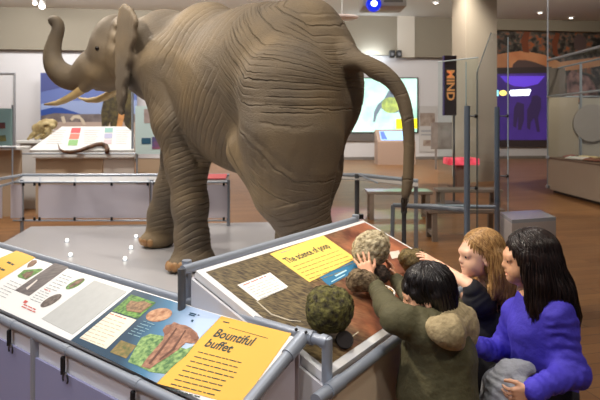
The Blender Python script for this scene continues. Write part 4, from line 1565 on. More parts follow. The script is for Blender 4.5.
up_s = spt(0, 0, ZA) - spt(0, DS, ZD)
slS = np.linalg.norm(up_s)
SP_ = Plane(spt(0, DS, ZD), e_, up_s)
t = root('exhibit_lectern', 'sloping reader panel headed The science of poop with touchable models', 'information panel', spt(LS / 2, DS / 2, 0))
mb = MB()
flat(mb, SP_, [(.018, .02), (LS, .02), (LS, slS - .03), (.018, slS - .03)], -.03, .03)
mb.build('deck', mat('deck_white', (226, 226, 226), 0.4), t)
tubes('back_rail', M_STEEL, t, ([spt(-.01, -.02, ZA - .01), spt(LS + .0, -.02, ZA - .01)], .0195))
tubes('front_rail', M_STEEL, t, ([spt(-.10, DS + .014, ZD - .012), spt(LS, DS + .014, ZD - .012)], .0205))
tubes('coupling', M_STEEL, t, ([spt(-.03, DS + .014, ZD - .012), spt(.05, DS + .014, ZD - .012)], .0245))
tubes('post', M_STEEL, t, ([spt(LS - .01, -.02, 0), spt(LS - .01, -.02, ZA + .02)], .0215))
tubes('post', M_STEEL_D, t, ([spt(-.022, -.012, .0), spt(-.022, -.012, ZA - .0)], .016))
tubes('post', M_STEEL, t, ([spt(LS - .01, DS + .014, 0), spt(LS - .01, DS + .014, ZD)], .0215))
mb = MB()
mb.prism([spt(.0, .02, ZA - .04), spt(.0, DS, ZD - .03), spt(.0, DS, .05), spt(.0, .02, .05)], e_ * .012)
mb.build('side_skirt', mat('side_grey', (204, 204, 208), .6), t)
mb = MB()
mb.prism([spt(.01, DS, ZD - .035), spt(LS, DS, ZD - .035), spt(LS, DS, .05), spt(.01, DS, .05)], -q_ * .012)
mb.build('front_skirt', M_SKIRT_B, t)
mb = MB()
mb.prism([spt(.01, .01, ZA - .04), spt(LS, .01, ZA - .04), spt(LS, .01, .05), spt(.01, .01, .05)], q_ * .012)
mb.build('rear_skirt', M_SKIRT, t)


def dirt_mat():
    """printed photograph: dry grass at the left end, red earth at the right"""
    m = bpy.data.materials.new('print_grass_and_earth')
    m.use_nodes = True
    nt = m.node_tree
    b = nt.nodes['Principled BSDF']
    L = nt.links.new
    tc = nt.nodes.new('ShaderNodeTexCoord')
    mp = nt.nodes.new('ShaderNodeMapping')
    mp.inputs['Rotation'].default_value = (0, 0, math.radians(25))
    mp.inputs['Scale'].default_value = (30, 110, 60)
    n1 = nt.nodes.new('ShaderNodeTexNoise')
    n1.inputs['Scale'].default_value = 1.0
    n1.inputs['Detail'].default_value = 6
    r1 = nt.nodes.new('ShaderNodeValToRGB')
    r1.color_ramp.elements[0].position = .36
    r1.color_ramp.elements[0].color = (*lin((58, 46, 34)), 1)
    r1.color_ramp.elements[1].position = .68
    r1.color_ramp.elements[1].color = (*lin((132, 116, 80)), 1)
    n2 = nt.nodes.new('ShaderNodeTexNoise')
    n2.inputs['Scale'].default_value = 9
    n2.inputs['Detail'].default_value = 8
    r2 = nt.nodes.new('ShaderNodeValToRGB')
    r2.color_ramp.elements[0].position = .34
    r2.color_ramp.elements[0].color = (*lin((96, 48, 34)), 1)
    r2.color_ramp.elements[1].position = .66
    r2.color_ramp.elements[1].color = (*lin((178, 110, 76)), 1)
    n3 = nt.nodes.new('ShaderNodeTexNoise')
    n3.inputs['Scale'].default_value = 3.5
    n3.inputs['Detail'].default_value = 5
    sp = nt.nodes.new('ShaderNodeSeparateXYZ')
    ad = nt.nodes.new('ShaderNodeMath')
    ad.operation = 'MULTIPLY_ADD'
    ad.inputs[1].default_value = 0.55
    mr = nt.nodes.new('ShaderNodeMapRange')
    mr.inputs['From Min'].default_value = 0.62
    mr.inputs['From Max'].default_value = 0.86
    mx = nt.nodes.new('ShaderNodeMix')
    mx.data_type = 'RGBA'
    L(tc.outputs['Object'], mp.inputs['Vector'])
    L(mp.outputs['Vector'], n1.inputs['Vector'])
    L(n1.outputs['Fac'], r1.inputs['Fac'])
    L(tc.outputs['Object'], n2.inputs['Vector'])
    L(n2.outputs['Fac'], r2.inputs['Fac'])
    L(tc.outputs['Object'], n3.inputs['Vector'])
    L(tc.outputs['Generated'], sp.inputs[0])
    L(n3.outputs['Fac'], ad.inputs[0])
    L(sp.outputs['X'], ad.inputs[2])
    L(ad.outputs[0], mr.inputs['Value'])
    L(mr.outputs['Result'], mx.inputs['Factor'])
    L(r1.outputs['Color'], mx.inputs['A'])
    L(r2.outputs['Color'], mx.inputs['B'])
    L(mx.outputs['Result'], b.inputs['Base Color'])
    b.inputs['Roughness'].default_value = .4
    return m


b = MB()
flat(b, SP_, [(.05, .05), (LS - .02, .05), (LS - .02, slS - .055), (.05, slS - .055)], .0008, .0006)
b.build('photograph', dirt_mat(), t)
PS_ = lambda name, m, px, h=.002: pic(name, m, px, h, t, SP_, .0007)
PS_('white_card', mat('print_card', (244, 240, 230), .45), [(237.4, 285), (270, 272.6), (288.2, 286.8), (257.7, 301)])
M_YEL2 = mat('print_yellow_soft', (244, 206, 98), .42)
PS_('yellow_panel', M_YEL2, [(269.8, 254), (323.2, 235.4), (356, 258.6), (309.4, 282.2)])
PS_('blue_panel', mat('print_blue', (44, 112, 150), .42), [(319.5, 277.6), (356, 259.2), (364, 266.5), (329, 286)])
PS_('pale_card', mat('print_pale_card', (214, 204, 190), .45), [(389, 252), (399, 250.5), (401, 257), (392, 259)])
lettering('heading', 'The science of poop', SP_, (288.4, 264.0), (330.6, 247.6), (284.4, 258.4), M_INK, t, .0035)
b = MB()
bar_lines(b, SP_, (293.5, 267.6), (343.5, 249.5), 6, (4.0, 3.0), .0032, .0035, 21, .6)
b2 = MB()
bar_lines(b2, SP_, (281, 253.6), (291, 250.2), 1, (0, 0), .0032, .004, 22)
b2.build('small_heading', M_INKG, t)
b.build('body_text', mat('print_olive_ink', (150, 128, 72), .5), t)
b = MB()
bar_lines(b, SP_, (247, 289), (274, 278.4), 6, (2.6, 2.1), .0032, .0026, 23)
b.build('small_print', mat('print_small_ink', (176, 178, 176), .5), t)
b = MB()
bar_lines(b, SP_, (243.5, 286.2), (266, 277), 1, (0, 0), .0032, .004, 24)
b.build('red_text', M_REDINK, t)
b = MB()
flat_px(b, SP_, [(334.5, 275.5), (346, 269.7), (347, 270.8), (335.8, 276.7)], .0032, .0006)
flat_px(b, SP_, [(331, 281.6), (345, 274.2), (345.5, 274.9), (331.6, 282.3)], .0032, .0006)
b.build('blue_panel_text', mat('print_cyan_ink', (176, 214, 226), .5), t)
for ch in ([(256.9, 301), (272, 314), (290, 320), (301, 321), (301, 321.6), (289, 320.7), (271, 314.7), (256.3, 301.6)], [(352, 336), (358, 331.5), (358.7, 332.2), (352.8, 336.8)]):
    pic('leader_line', mat('print_line_pale', (196, 188, 166), .5), ch, .002, t, SP_, .0006)


# ------------------------------------------------------------------ touchable models on the deck
def on_deck(u, v, h):
    return SP_.hit(u, v, h)


def dung(name, label, u, v, rpx, squash, cols, seed, lump=.012, h=.004, nsub=9, stretch=(1, 1, 1), group=None):
    Y0 = 0
    c0 = on_deck(u, v, .09)
    r = rpx * c0[1] / FPX
    c = on_deck(u, v, r * squash * .82 + .006)
    S = SDF()
    Rr = np.stack([SP_.ex, SP_.ey, SP_.n], 1)
    S.ell(c, (r * .88 * stretch[0], r * .88 * stretch[1], r * .86 * squash), Rr, k=.02)
    rr = np.random.default_rng(seed)
    for i in range(nsub):
        dv = nrm(rr.normal(size=3))
        S.ell(c + Rr @ (dv * r * .55 * np.array([stretch[0], stretch[1], squash])), r * rr.uniform(.3, .45) * np.ones(3), None, k=.03)
    V, F = S.mesh(h)
    N = normals(V, F)
    V = V + N * (fbm(V, 55, seed, 3) * lump * .35 + fbm(V, 190, seed + 1, 2) * lump * .16)[:, None]
    # sits on the deck
    low = ((V - SP_.o) @ SP_.n).min()
    V = V - SP_.n * (low - .0075)
    m = mat(name + '_%d' % seed, cols[0], .85, noise=(48, 1.0), rgb2=cols[1], bump=(150, .8, .005))
    mbd = MB().add(V, F)
    for i in range(150):
        j = rr.integers(0, len(V))
        if N[j].dot(SP_.n) < -.5:
            continue
        tdir = nrm(np.cross(N[j], rr.normal(size=3)))
        l_ = rr.uniform(.006, .016)
        mbd.tube([V[j] - tdir * l_ + N[j] * .0, V[j] + N[j] * .0022, V[j] + tdir * l_ + N[j] * .0], [.0008, .0013, .0008], 4)
    o = tag(mbd.build('dung_model', m, None, True), label, 'dung model', group)
    return c, r, BVHTree.FromPolygons(V.tolist(), F.tolist())


big_c, big_r, _ = dung('dung', 'large round dark green brown dung model nearest the camera', 327, 313, 26, 1.0, ((104, 100, 48), (40, 34, 22)), 31, stretch=(1.0, .98, 1), nsub=6)
lite_c, lite_r, lite_bvh = dung('dung', 'pale straw coloured dung model under the child\'s hands', 369.5, 251.5, 21.5, 1.0, ((186, 174, 144), (112, 98, 68)), 32, stretch=(1.05, .92, 1))
dung('dung', 'brown lumpy dung model just below the pale one', 359.5, 285, 15, .8, ((122, 104, 76), (74, 58, 40)), 33, stretch=(.85, 1.05, 1))
oliv_c, oliv_r, oliv_bvh = dung('dung', 'olive brown dung model under the blonde child\'s hand', 412, 264, 16, .85, ((112, 96, 56), (76, 62, 36)), 34, stretch=(1, .9, 1))
dung('dung', 'small dark brown dung model between the two hands in olive cuffs', 381, 277, 8, .7, ((58, 42, 30), (32, 24, 18)), 35)
# dark stand foot of the big one
c = on_deck(344, 339, .0)
mb = MB().tube([on_deck(344.5, 340, .0035), on_deck(344.5, 340, .022), on_deck(344.5, 339.5, .042)], [.034, .032, .028], 20)
tag(shade_auto(mb.build('model_stand', mat('stand_black_brown', (30, 22, 19), .85))), 'short dark round stand under the right side of the large dung model', 'stand')
# shallow oval dish
c = on_deck(384.5, 292, .0)
t = root('specimen_dish', 'small oval dish of speckled brown bits with white rim between the olive sleeves', 'dish', c)
Rr = np.stack([SP_.ex, SP_.ey, SP_.n], 1)
oc = on_deck(384.5, 292, .034)
ringp = [oc + Rr @ np.array([.062 * math.cos(a), .040 * math.sin(a), 0]) for a in np.linspace(0, 2 * math.pi, 33)]
MB().tube(ringp, .0065, 8).build('rim', mat('band_white', (226, 222, 212), .5), t, True)
MB().ball(oc - SP_.n * .012, (.060, .038, .014), Rr, 24).build('bowl', mat('dish_pale', (206, 200, 188), .5), t, True)
r4 = np.random.default_rng(12)
mb = MB()
for i in range(70):
    q = r4.uniform(0, 1) ** .5
    an = r4.uniform(0, 6.28)
    mb.ball(oc + Rr @ np.array([.054 * q * math.cos(an), .033 * q * math.sin(an), .002 + r4.uniform(0, .006)]), r4.uniform(.003, .0065, 3), None, 8)
o = mb.build('seeds', mat('seed_mix', (196, 158, 96), .7, noise=(90, 1), rgb2=(96, 60, 36)), t, True)
o['kind'] = 'stuff'

# ------------------------------------------------------------------ glass barrier behind the children
t = root('glass_barrier', 'clear glass barrier with blue grey posts behind the children', 'glass barrier', (1.5, 4.6, 0))
M_POST = mat('blue_grey_post', (128, 142, 160), 0.35, 0.6)
pa = W(467, 1, 4.3)
pb = W(497, 1, 5.0)
tubes('post', M_POST, t, ([(pa[0], 4.3, 0), (pa[0], 4.3, W(0, 106, 4.3)[2])], .024))
tubes('post', M_POST, t, ([(pb[0], 5.0, 0), (pb[0], 5.0, W(0, 107, 5.0)[2])], .024))
pc = W(404, 1, 5.1)
tubes('post', M_STEEL_D, t, ([(pc[0], 5.1, 0), (pc[0], 5.1, W(0, 176, 5.1)[2])], .022))
tubes('rail', M_STEEL, t, ([W(394, 205, 5.2), W(404, 205.5, 5.1), W(467, 210, 4.3)], .022))
tubes('rail', M_STEEL, t, ([W(404, 205.5, 5.1), W(496, 207, 5.0)], .02))
tubes('coupling', M_STEEL_D, t, ([W(404, 198, 5.08), W(404, 213, 5.08)], .03))
tubes('stub_post', M_STEEL, t, ([W(393, 205, 5.2), (W(393, 205, 5.2)[0] - .02, 5.2, 0)], .02))
GL = [(436, 62, 4.9), (456, 55.5, 4.7), (456, 225, 4.7), (436, 225, 4.9)]
mb = MB()
mb.prism([W(*q) for q in [(438, 62, 5.0), (478, 57.5, 4.35), (478, 238, 4.35), (438, 232, 5.0)]], (.008, .008, 0))
mb.build('glass_pane', M_GLASS, t)
mb = MB()
mb.prism([W(*q) for q in [(477, 72, 4.35), (491, 33, 4.75), (508, 37, 5.2), (508, 236, 5.2), (477, 240, 4.35)]], (.008, -.008, 0))
mb.build('glass_pane', glass('clear_pane_pale', (246, 248, 251)), t)
M_EDGE = mat('glass_edge', (96, 104, 106), .2, spec=.8)
mb = MB()
mb.tube([W(477, 240, 4.345), W(477, 72, 4.345), W(491, 33, 4.745)], .006, 6)
mb.build('dark_edge', M_EDGE, t)
for a_, b_ in ((W(508, 236, 5.2), W(508, 37, 5.2)), (W(438, 62, 5.0), W(478, 57.5, 4.35)), (W(466, 62, 4.6), W(466, 106, 4.6))):
    mb = MB()
    mb.tube([a_, b_], .006, 6)
    mb.build('pale_edge', mat('glass_edge_pale', (176, 190, 196), .2), t)
for u, v, y in ((476, 116, 4.33), (476, 188, 4.33), (507, 116, 5.18), (507, 176, 5.18)):
    MB().ball(W(u, v, y), .016).build('clamp', M_BLACK, t, True)
for u, v, y, u2, y2 in ((467, 116, 4.3, 476, 4.33), (467, 188, 4.3, 476, 4.33), (497, 116, 5.0, 507, 5.18), (497, 176, 5.0, 507, 5.18)):
    MB().tube([W(u, v, y), W(u2, v, y2)], .006, 8).build('arm', M_STEEL, t)
# box plinth with a bluish top
zt = W(520, 216, 4.3)[2]
q = [W(500, 213, 4.5), W(540, 211.5, 4.62), W(556, 218, 4.25), W(512, 221, 4.12)]
q = [(a[0], a[1], zt) for a in q]
mb = MB()
mb.prism([(a, b_, 0.002) for a, b_, c_ in q], (0, 0, zt - .03))
tt = root('plinth', 'grey box plinth with glossy top behind the dark haired girl in blue', 'plinth', (q[0][0] + .2, 4.4, 0))
mb.build('body', mat('plinth_grey', (176, 168, 166), .5), tt)
mb = MB()
mb.prism([(a, b_, zt - .028) for a, b_, c_ in q], (0, 0, .028))
mb.build('top', mat('plinth_top', (158, 164, 174), .15, coat=.4), tt)
# ------------------------------------------------------------------ the three children
M_SKIN = mat('skin_warm', (224, 172, 138), 0.5, sss=.04, noise=(14, .2), rgb2=(216, 156, 124))
M_SKIN_P = mat('skin_fair', (236, 190, 162), 0.5, sss=.04, noise=(14, .2), rgb2=(230, 174, 148))
M_EYEW = mat('eye_white', (186, 176, 168), .25)
M_IRIS = mat('eye_dark', (38, 26, 20), .15)
M_LIP = mat('lip_rose', (196, 112, 100), .45)


class Head:
    def __init__(s, c, fwd, up, size=.205):
        """c: middle of the skull; head-local axes x forward, y to its left, z up; unit = metres at size .205"""
        f = nrm(fwd)
        u = np.array(up, float)
        u = nrm(u - f * u.dot(f))
        s.R = np.stack([f, np.cross(u, f), u], 1)
        s.k = size / .205
        s.c = np.array(c, float) - s.R @ (np.array([0, 0, .115]) * s.k)

    def P(s, x, y, z):
        return s.c + s.R @ (np.array([x, y, z]) * s.k)

    def build(s, S):
        k = s.k
        el = lambda c, r, kk, sub=False: S.ell(s.P(*c), np.array(r) * k, s.R, k=kk * k, sub=sub)
        el((-.012, 0, .128), (.086, .070, .078), .02)
        el((.022, 0, .085), (.058, .058, .072), .03)
        el((.036, 0, .048), (.040, .044, .036), .03)
        el((.060, 0, .026), (.018, .020, .015), .02)
        for y in (-1, 1):
            el((.046, y * .034, .066), (.024, .020, .024), .02)
            el((.079, y * .030, .104), (.014, .016, .0105), .012, True)
            S.cap(s.P(.0775, y * .018, .1085), s.P(.0705, y * .044, .1075), .0042 * k, .0040 * k, k=.006 * k)
            S.cap(s.P(.0755, y * .019, .0965), s.P(.0690, y * .042, .0975), .0035 * k, .0035 * k, k=.006 * k)
            el((-.004, y * .071, .090), (.016, .008, .027), .006)
            el((.003, y * .078, .090), (.008, .005, .014), .005, True)
        S.cap(s.P(.074, 0, .106), s.P(.087, 0, .080), .0065 * k, .0092 * k, k=.014 * k)
        for y in (-1, 1):
            el((.080, y * .009, .0755), (.008, .0065, .0055), .006)
        el((.077, 0, .055), (.010, .018, .0055), .005)
        el((.074, 0, .045), (.010, .016, .006), .005)
        el((.078, 0, .0505), (.012, .020, .0015), .003, True)
        el((.066, 0, .122), (.02, .045, .012), .02)

    def details(s, par, lip=True, iris=None):
        k = s.k
        for y in (-1, 1):
            ey = MB().ball(s.P(.0665, y * .030, .1035), .0118 * k, None, 16).build('eye', M_EYEW, par, True)
            MB().ball(s.P(.0745, y * .031, .1032), (.0052 * k, .0082 * k, .0080 * k), s.R, 14).build('iris', iris or M_IRIS, ey, True)
        if lip:
            MB().ball(s.P(.0785, 0, .0545), (.0075 * k, .0165 * k, .0042 * k), s.R, 14).ball(s.P(.0765, 0, .0455), (.0075 * k, .0145 * k, .0048 * k), s.R, 14).build('lips', M_LIP, par, True)

    def brows(s, par, m):
        for y in (-1, 1):
            MB().tube([s.P(.079, y * .018, .122), s.P(.076, y * .034, .1255), s.P(.066, y * .046, .121)], [.0028 * s.k, .0032 * s.k, .0015 * s.k], 6).build('eyebrow', m, par, True)


def hand(S, wrist, direc, palm, thumb_side, spread=.1, curl=(.25, .4, .3), size=1.0, fr=.0068):
    """palm and five fingers; direc: wrist to fingers, palm: outward palm normal, thumb_side: +1/-1 along cross(palm, direc)"""
    d = nrm(direc)
    n = np.array(palm, float)
    n = nrm(n - d * n.dot(d))
    w = np.cross(n, d) * thumb_side          # towards the thumb
    L = .058 * size
    wr = np.array(wrist, float)
    for j, o in enumerate((-.75, -.25, .25, .75)):
        S.cap(wr + w * o * .020 * size, wr + d * L + w * o * .034 * size, .0125 * size, .0095 * size, k=.008)
    lens = (.042, .052, .056, .050)          # little .. index
    tips = []
    for j, o in enumerate((-1, -.34, .34, 1)):
        dd = nrm(d + w * o * spread)
        b = wr + d * L * (1 - .08 * abs(o)) + w * o * .025 * size
        l = lens[j] * size
        seg = (l * .46, l * .32, l * .28)
        a = 0
        p = b - dd * .012 * size
        S.cap(p, b, fr * 1.1 * size, fr * 1.1 * size, k=.004)
        p = b
        for q in range(3):
            a += curl[q]
            dv = dd * math.cos(a) + n * math.sin(a)
            p2 = p + dv * seg[q]
            S.cap(p, p2, fr * (1.06 - .08 * q) * size, fr * (.98 - .1 * q) * size, k=.0025)
            p = p2
        tips.append(p)
    # thumb leaves the side of the palm near its base
    b = wr + d * .016 * size + w * .018 * size + n * .004
    p1 = b + nrm(d * .62 + w * .72 + n * .22) * .030 * size
    p2 = p1 + nrm(d * .85 + w * .42 + n * .30) * .024 * size
    p3 = p2 + nrm(d * .95 + w * .15 + n * .35) * .018 * size
    S.cap(b, p1, .0115 * size, .0092 * size, k=.008)
    S.cap(p1, p2, .0090 * size, .0078 * size, k=.003)
    S.cap(p2, p3, .0078 * size, .0062 * size, k=.003)
    return tips


def cloth(name, S, m, par, h=.007, folds=(), amp=.004, seed=0, sc=22, clip=None):
    V, F = S.mesh(h, clip)
    N = normals(V, F)
    d = amp * fbm(V * np.array([1, 1, .6]), sc, seed, 2) * .5
    for pts, rad, spc, a in folds:             # ring folds along a limb
        arc, b = polyline_param(V, pts, [rad] * len(pts))
        mm = 1 - smooth01(b, 1.1, 1.35)
        ph = (arc + .02 * fbm(V, 18, seed + 5)) / spc
        d += a * np.sin(2 * math.pi * ph) * mm * (.6 + .4 * fbm(V, 9, seed + 9, 1))
    V = V + N * d[:, None]
    return mesh_obj(name, V, F, m, par)


def strands(mb, paths, r0=.0024, r1=.0010, seg=4):
    for p in paths:
        n = len(p)
        mb.tube(p, [r0 + (r1 - r0) * i / (n - 1) for i in range(n)], seg, caps=True)


def hair_mat(name, rgb, rgb2, rough=.35):
    return mat(name, rgb, rough, noise=(70, 1.0), rgb2=rgb2, stretch=(1.6, 1.6, .22), spec=.45)


def legs(S, hipc, face, feet, h0):
    """two legs down to the floor; hipc pelvis middle, feet two xy spots"""
    for sgn, ft in zip((-1, 1), feet):
        side = np.array([-face[1], face[0], 0]) * sgn
        hp_ = np.array(hipc) + side * .055
        kn = np.array([(hp_[0] + ft[0]) / 2, (hp_[1] + ft[1]) / 2, h0 * .52]) + np.array([face[0], face[1], 0]) * .015
        an = np.array([ft[0], ft[1], .075])
        S.chain([hp_, kn, an], [.064, .046, .036], k=.03)


def shoes(par, feet, face, m):
    f = np.array([face[0], face[1], 0])
    for ft in feet:
        S = SDF()
        a = np.array([ft[0], ft[1], .034])
        S.cap(a - f * .03, a + f * .10, .036, .032, k=.02).cap(a, a + np.array([0, 0, .04]), .038, .036, k=.02)
        V, F = S.mesh(.006, clip=lambda x, y, z: .002 - z + 0 * x + 0 * y)
        mesh_obj('shoe', V, F, m, par)


M_SHOE = mat('shoe_dark', (46, 44, 48), .6)
M_PANTS = mat('trousers_black', (34, 34, 40), .8, bump=(240, .3, .002))
M_PANTS2 = mat('trousers_navy', (36, 40, 54), .8, bump=(240, .3, .002))

# ================================================================== child in the olive jacket
face = nrm([-.93, .36, 0])[:2]
pel = np.array([.555, 1.985, .56])
feet = [(.60, 2.10), (.56, 1.88)]
t = root('person', 'child in olive hooded jacket with short dark hair reaching with both hands', 'person', (.57, 1.99, 0))
hd = Head(W(425, 291.5, 2.03), (-.96, .17, -.20), (-.16, .05, 1), .200)
B = SDF()
hd.build(B)
nk = W(444, 320, 2.03)
chest = W(441, 345, 2.02)
B.cap(hd.P(-.03, 0, .05), nk, .042, .048, k=.03)
B.chain([nk + np.array([0, 0, -.03]), chest, pel], [.075, .098, .098], k=.05)
legs(B, pel, face, feet, .52)
# near (left) arm
pale_front = lite_c + np.array([-.035, -lite_r * 1.02, -.03])
def in_front(bvh_, u, v, gap):
    e = Vector((0, 0, EYE))
    d = (Vector(W(u, v, 1.0)) - e).normalized()
    h = bvh_.ray_cast(e, d)
    return np.array(h[0]) - np.array(d) * gap


palm_mid = in_front(lite_bvh, 364.5, 263, .016)
tips_mid = in_front(lite_bvh, 359, 250, .010)
wrN = W(369, 277, palm_mid[1] - .03)
elN = W(396, 320, 1.94)
shN = W(433, 326, 1.94)
B.chain([shN, elN, wrN], [.034, .030, .023], k=.02)
handN_dir = tips_mid - wrN
hand(B, wrN + nrm(handN_dir) * .004, handN_dir, (.15, .93, -.25), -1 if np.cross([.15, .93, -.25], handN_dir)[0] < 0 else 1, spread=.30, curl=(.0, .12, .14), size=1.0)
# far (right) arm
shF = W(450, 312, 2.17)
elF = W(416, 309, 2.28)
wrF = W(394, 278, lite_c[1] + .02)
B.chain([shF, elF, wrF], [.042, .034, .024], k=.02)
hF_dir = W(387, 254, lite_c[1] + .0) - wrF
hand(B, wrF + nrm(hF_dir) * .01, hF_dir, (-.85, -.25, .1), 1 if np.cross([-.85, -.25, .1], hF_dir)[1] < 0 else -1, spread=.12, curl=(.12, .25, .25), size=.95)
V, F = B.mesh(.0043)
body = mesh_obj('body', V, F, M_SKIN, t)
hd.details(t)
M_BROW = mat('brow_dark', (30, 22, 18), .6)
hd.brows(t, M_BROW)
# jacket
M_OLIVE = mat('jacket_olive', (76, 72, 46), .8, noise=(16, .5), rgb2=(62, 59, 37), bump=(24, .7, .014))
J = SDF()
J.chain([W(440, 333, 2.03), W(438, 352, 2.02), W(436, 392, 2.0), np.array([pel[0] - .02, pel[1], .47])], [.098, .126, .134, .138], k=.06)
J.chain([W(430, 331, 1.95), W(452, 322, 2.14)], [.060, .060], k=.07)
J.chain([shN + np.array([0.01, .02, -.012]), elN, wrN + (elN - wrN) * .30], [.053, .046, .034], k=.06)
J.chain([shF + np.array([0.01, 0, -.012]), elF, wrF + (elF - wrF) * .10], [.066, .052, .034], k=.04)
cloth('jacket', J, M_OLIVE, t, .0065, [([shN, elN, wrN], .06, .045, .0022), ([shF, elF, wrF], .055, .05, .002)], .020, 3, 20)
# cuffs
for a_, b_, k_ in ((wrN, elN, .040), (wrF, elF, .0)):
    u_ = nrm(b_ - a_)
    a_ = a_ + u_ * k_
    b = MB()
    b.tube([a_ + u_ * .012, a_ + u_ * .016, a_ + u_ * .045, a_ + u_ * .05], [.029, .0335, .037, .033], 20)
    shade_auto(b.build('cuff', mat('cuff_olive', (82, 80, 54), .85), t))
# hood lying on the back
H = SDF()
H.chain([W(417, 331, 1.93), W(432, 333, 1.91), W(452, 330, 1.93), W(467, 327, 2.02), W(466, 315, 2.12)], [.020, .026, .030, .030, .024], k=.05)
Rn = np.stack([nrm([.80, -.5, .33]), nrm(np.cross([0, 0, 1], nrm([.80, -.5, .33]))), np.zeros(3)], 1)
Rn[:, 2] = np.cross(Rn[:, 0], Rn[:, 1])
H.ell(W(453, 326, 1.955), (.050, .136, .058), Rn, k=.04)
H.chain([W(424, 322, 1.92), W(434, 326, 1.90), W(450, 330, 1.89)], [.016, .028, .036], k=.05)
H.chain([W(436, 328, 1.90), W(456, 338, 1.92), W(470, 341, 2.02)], [.014, .017, .015], k=.03)
H.chain([W(425, 322, 1.93), W(446, 316, 1.97), W(458, 311, 2.08)], [.022, .028, .024], k=.03)
cloth('hood', H, mat('hood_beige', (158, 142, 108), .85, noise=(60, .7), rgb2=(128, 114, 82), bump=(40, .8, .01)), t, .006, (), .022, 8, 26)  # hood cloth coloured paler than the jacket
P_ = SDF()
legs(P_, pel, face, feet, .52)
P_2 = SDF()
for q in P_.p:
    P_2.cap(q[1], q[2], q[3] + .014, q[4] + .016, q[5])
P_2.ell(pel + np.array([0, 0, -.02]), (.115, .125, .09), None, k=.04)
cloth('trousers', P_2, M_PANTS, t, .009, (), .008, 4, 18)
shoes(t, feet, face, M_SHOE)
# hair: bowl cut
HB = hair_mat('hair_black', (30, 23, 22), (14, 11, 12), .32)
h_ = SDF()
k = hd.k
h_.ell(hd.P(-.020, 0, .136), np.array([.100, .087, .090]) * k, hd.R, k=.01)
h_.ell(hd.P(-.050, 0, .090), np.array([.066, .078, .075]) * k, hd.R, k=.03)
h_.cap(hd.P(-.062, .03, .05), hd.P(-.062, -.03, .05), .040 * k, .040 * k, k=.03)
for y in (-1, 1):
    h_.cap(hd.P(-.036, y * .068, .11), hd.P(-.044, y * .064, .062), .020 * k, .012 * k, k=.02)
    h_.cap(hd.P(.040, y * .064, .128), hd.P(.030, y * .068, .105), .012 * k, .006 * k, k=.02)
h_.cap(hd.P(.062, .035, .142), hd.P(.062, -.035, .142), .020 * k, .020 * k, k=.02)
h_.ell(hd.P(.092, 0, .072), np.array([.050, .058, .050]) * k, hd.R, k=.012, sub=True)
V, F = h_.mesh(.0045)
N = normals(V, F)
Lc = (V - hd.c) @ hd.R
az = np.arctan2(Lc[:, 1], Lc[:, 0] + .02)
V = V + N * (.0030 * np.sin(az * 44 + 6 * fbm(Lc, 16, 2, 2)) + .003 * fbm(Lc, 40, 4, 2))[:, None]
hair = MB().add(V, F)
rr = np.random.default_rng(4)
paths = []
for i in range(230):
    phi = rr.uniform(-math.pi, math.pi)
    top = rr.uniform(.02, .35)
    end = rr.uniform(1.8, 2.2) if abs(phi) > 1.75 else (rr.uniform(1.4, 1.75) if abs(phi) > 1.2 else rr.uniform(1.2, 1.42))
    pts = []
    for th in np.linspace(top, end, 7):
        wob = rr.normal(0, .0015, 3)
        r_ = 1.03 + rr.uniform(0, .03)
        x = -.022 + .100 * r_ * math.sin(min(th, 1.75)) * math.cos(phi)
        y = .087 * r_ * math.sin(min(th, 1.75)) * math.sin(phi)
        z = .134 + .090 * r_ * math.cos(min(th, 1.62)) - max(0, th - 1.62) * .115
        pts.append(hd.P(x, y, z) + wob)
    paths.append(pts)
strands(hair, paths, .0026, .0010)
hair.build('hair', HB, t, True)

# ================================================================== fair-haired child
face = nrm([-.98, .1, 0])[:2]
pel = np.array([.915, 2.50, .53])
feet = [(.94, 2.58), (.92, 2.42)]
t = root('person', 'child with long blonde hair and black top standing between the two dark haired children', 'person', (.93, 2.5, 0))
hd = Head(W(479, 251.5, 2.46), (-.985, -.10, -.04), (-.04, .02, 1), .214)
B = SDF()
hd.build(B)
nk = W(487, 289, 2.48)
chest = W(489, 320, 2.49)
B.cap(hd.P(-.03, 0, .05), nk, .038, .042, k=.03)
B.chain([nk + np.array([0, 0, -.045]), chest, pel], [.058, .085, .09], k=.04)
legs(B, pel, face, feet, .5)
shN = W(485, 303, 2.40)
elN = W(466, 283, 2.44)
elN = W(470, 285.5, 2.40)
tips_o = in_front(oliv_bvh, 419, 256, .008)
wrN = W(437, 264, tips_o[1] + .01)
B.chain([shN, elN, wrN], [.036, .028, .021], k=.012)
hdir = W(420, 254, tips_o[1]) - wrN
hand(B, wrN + nrm(hdir) * .008, hdir, (-.1, .35, -.9), 1, spread=.12, curl=(.05, .3, .3), size=.95)
shF = W(482, 299, 2.60)
elF = W(466, 300, 2.70)
wrF = W(446, 290, 2.68)
B.chain([shF, elF, wrF], [.038, .031, .022], k=.02)
hd2 = np.array([-.8, -.1, .3])
hand(B, wrF, hd2, (-.1, -.1, -1), -1, spread=.1, curl=(.3, .4, .3), size=.95)
V, F = B.mesh(.0045)
mesh_obj('body', V, F, M_SKIN_P, t)
hd.details(t, iris=mat('eye_blue_grey', (52, 56, 62), .15))
hd.brows(t, mat('brow_fair', (140, 104, 70), .6))
M_NAVY = mat('top_black', (24, 24, 32), .8, bump=(260, .3, .002))
J = SDF()
J.chain([W(488, 305, 2.49), W(489, 322, 2.50), W(490, 365, 2.50), np.array([pel[0], pel[1], .47])], [.088, .114, .118, .120], k=.05)
J.chain([W(475, 303, 2.41), W(484, 302, 2.59)], [.055, .055], k=.05)
J.chain([shN, elN + (shN - elN) * .18], [.050, .040], k=.03)
J.chain([shF, elF + (shF - elF) * .25], [.052, .043], k=.03)
J.chain([W(480, 296, 2.46), W(494, 296, 2.52)], [.036, .036], k=.03)
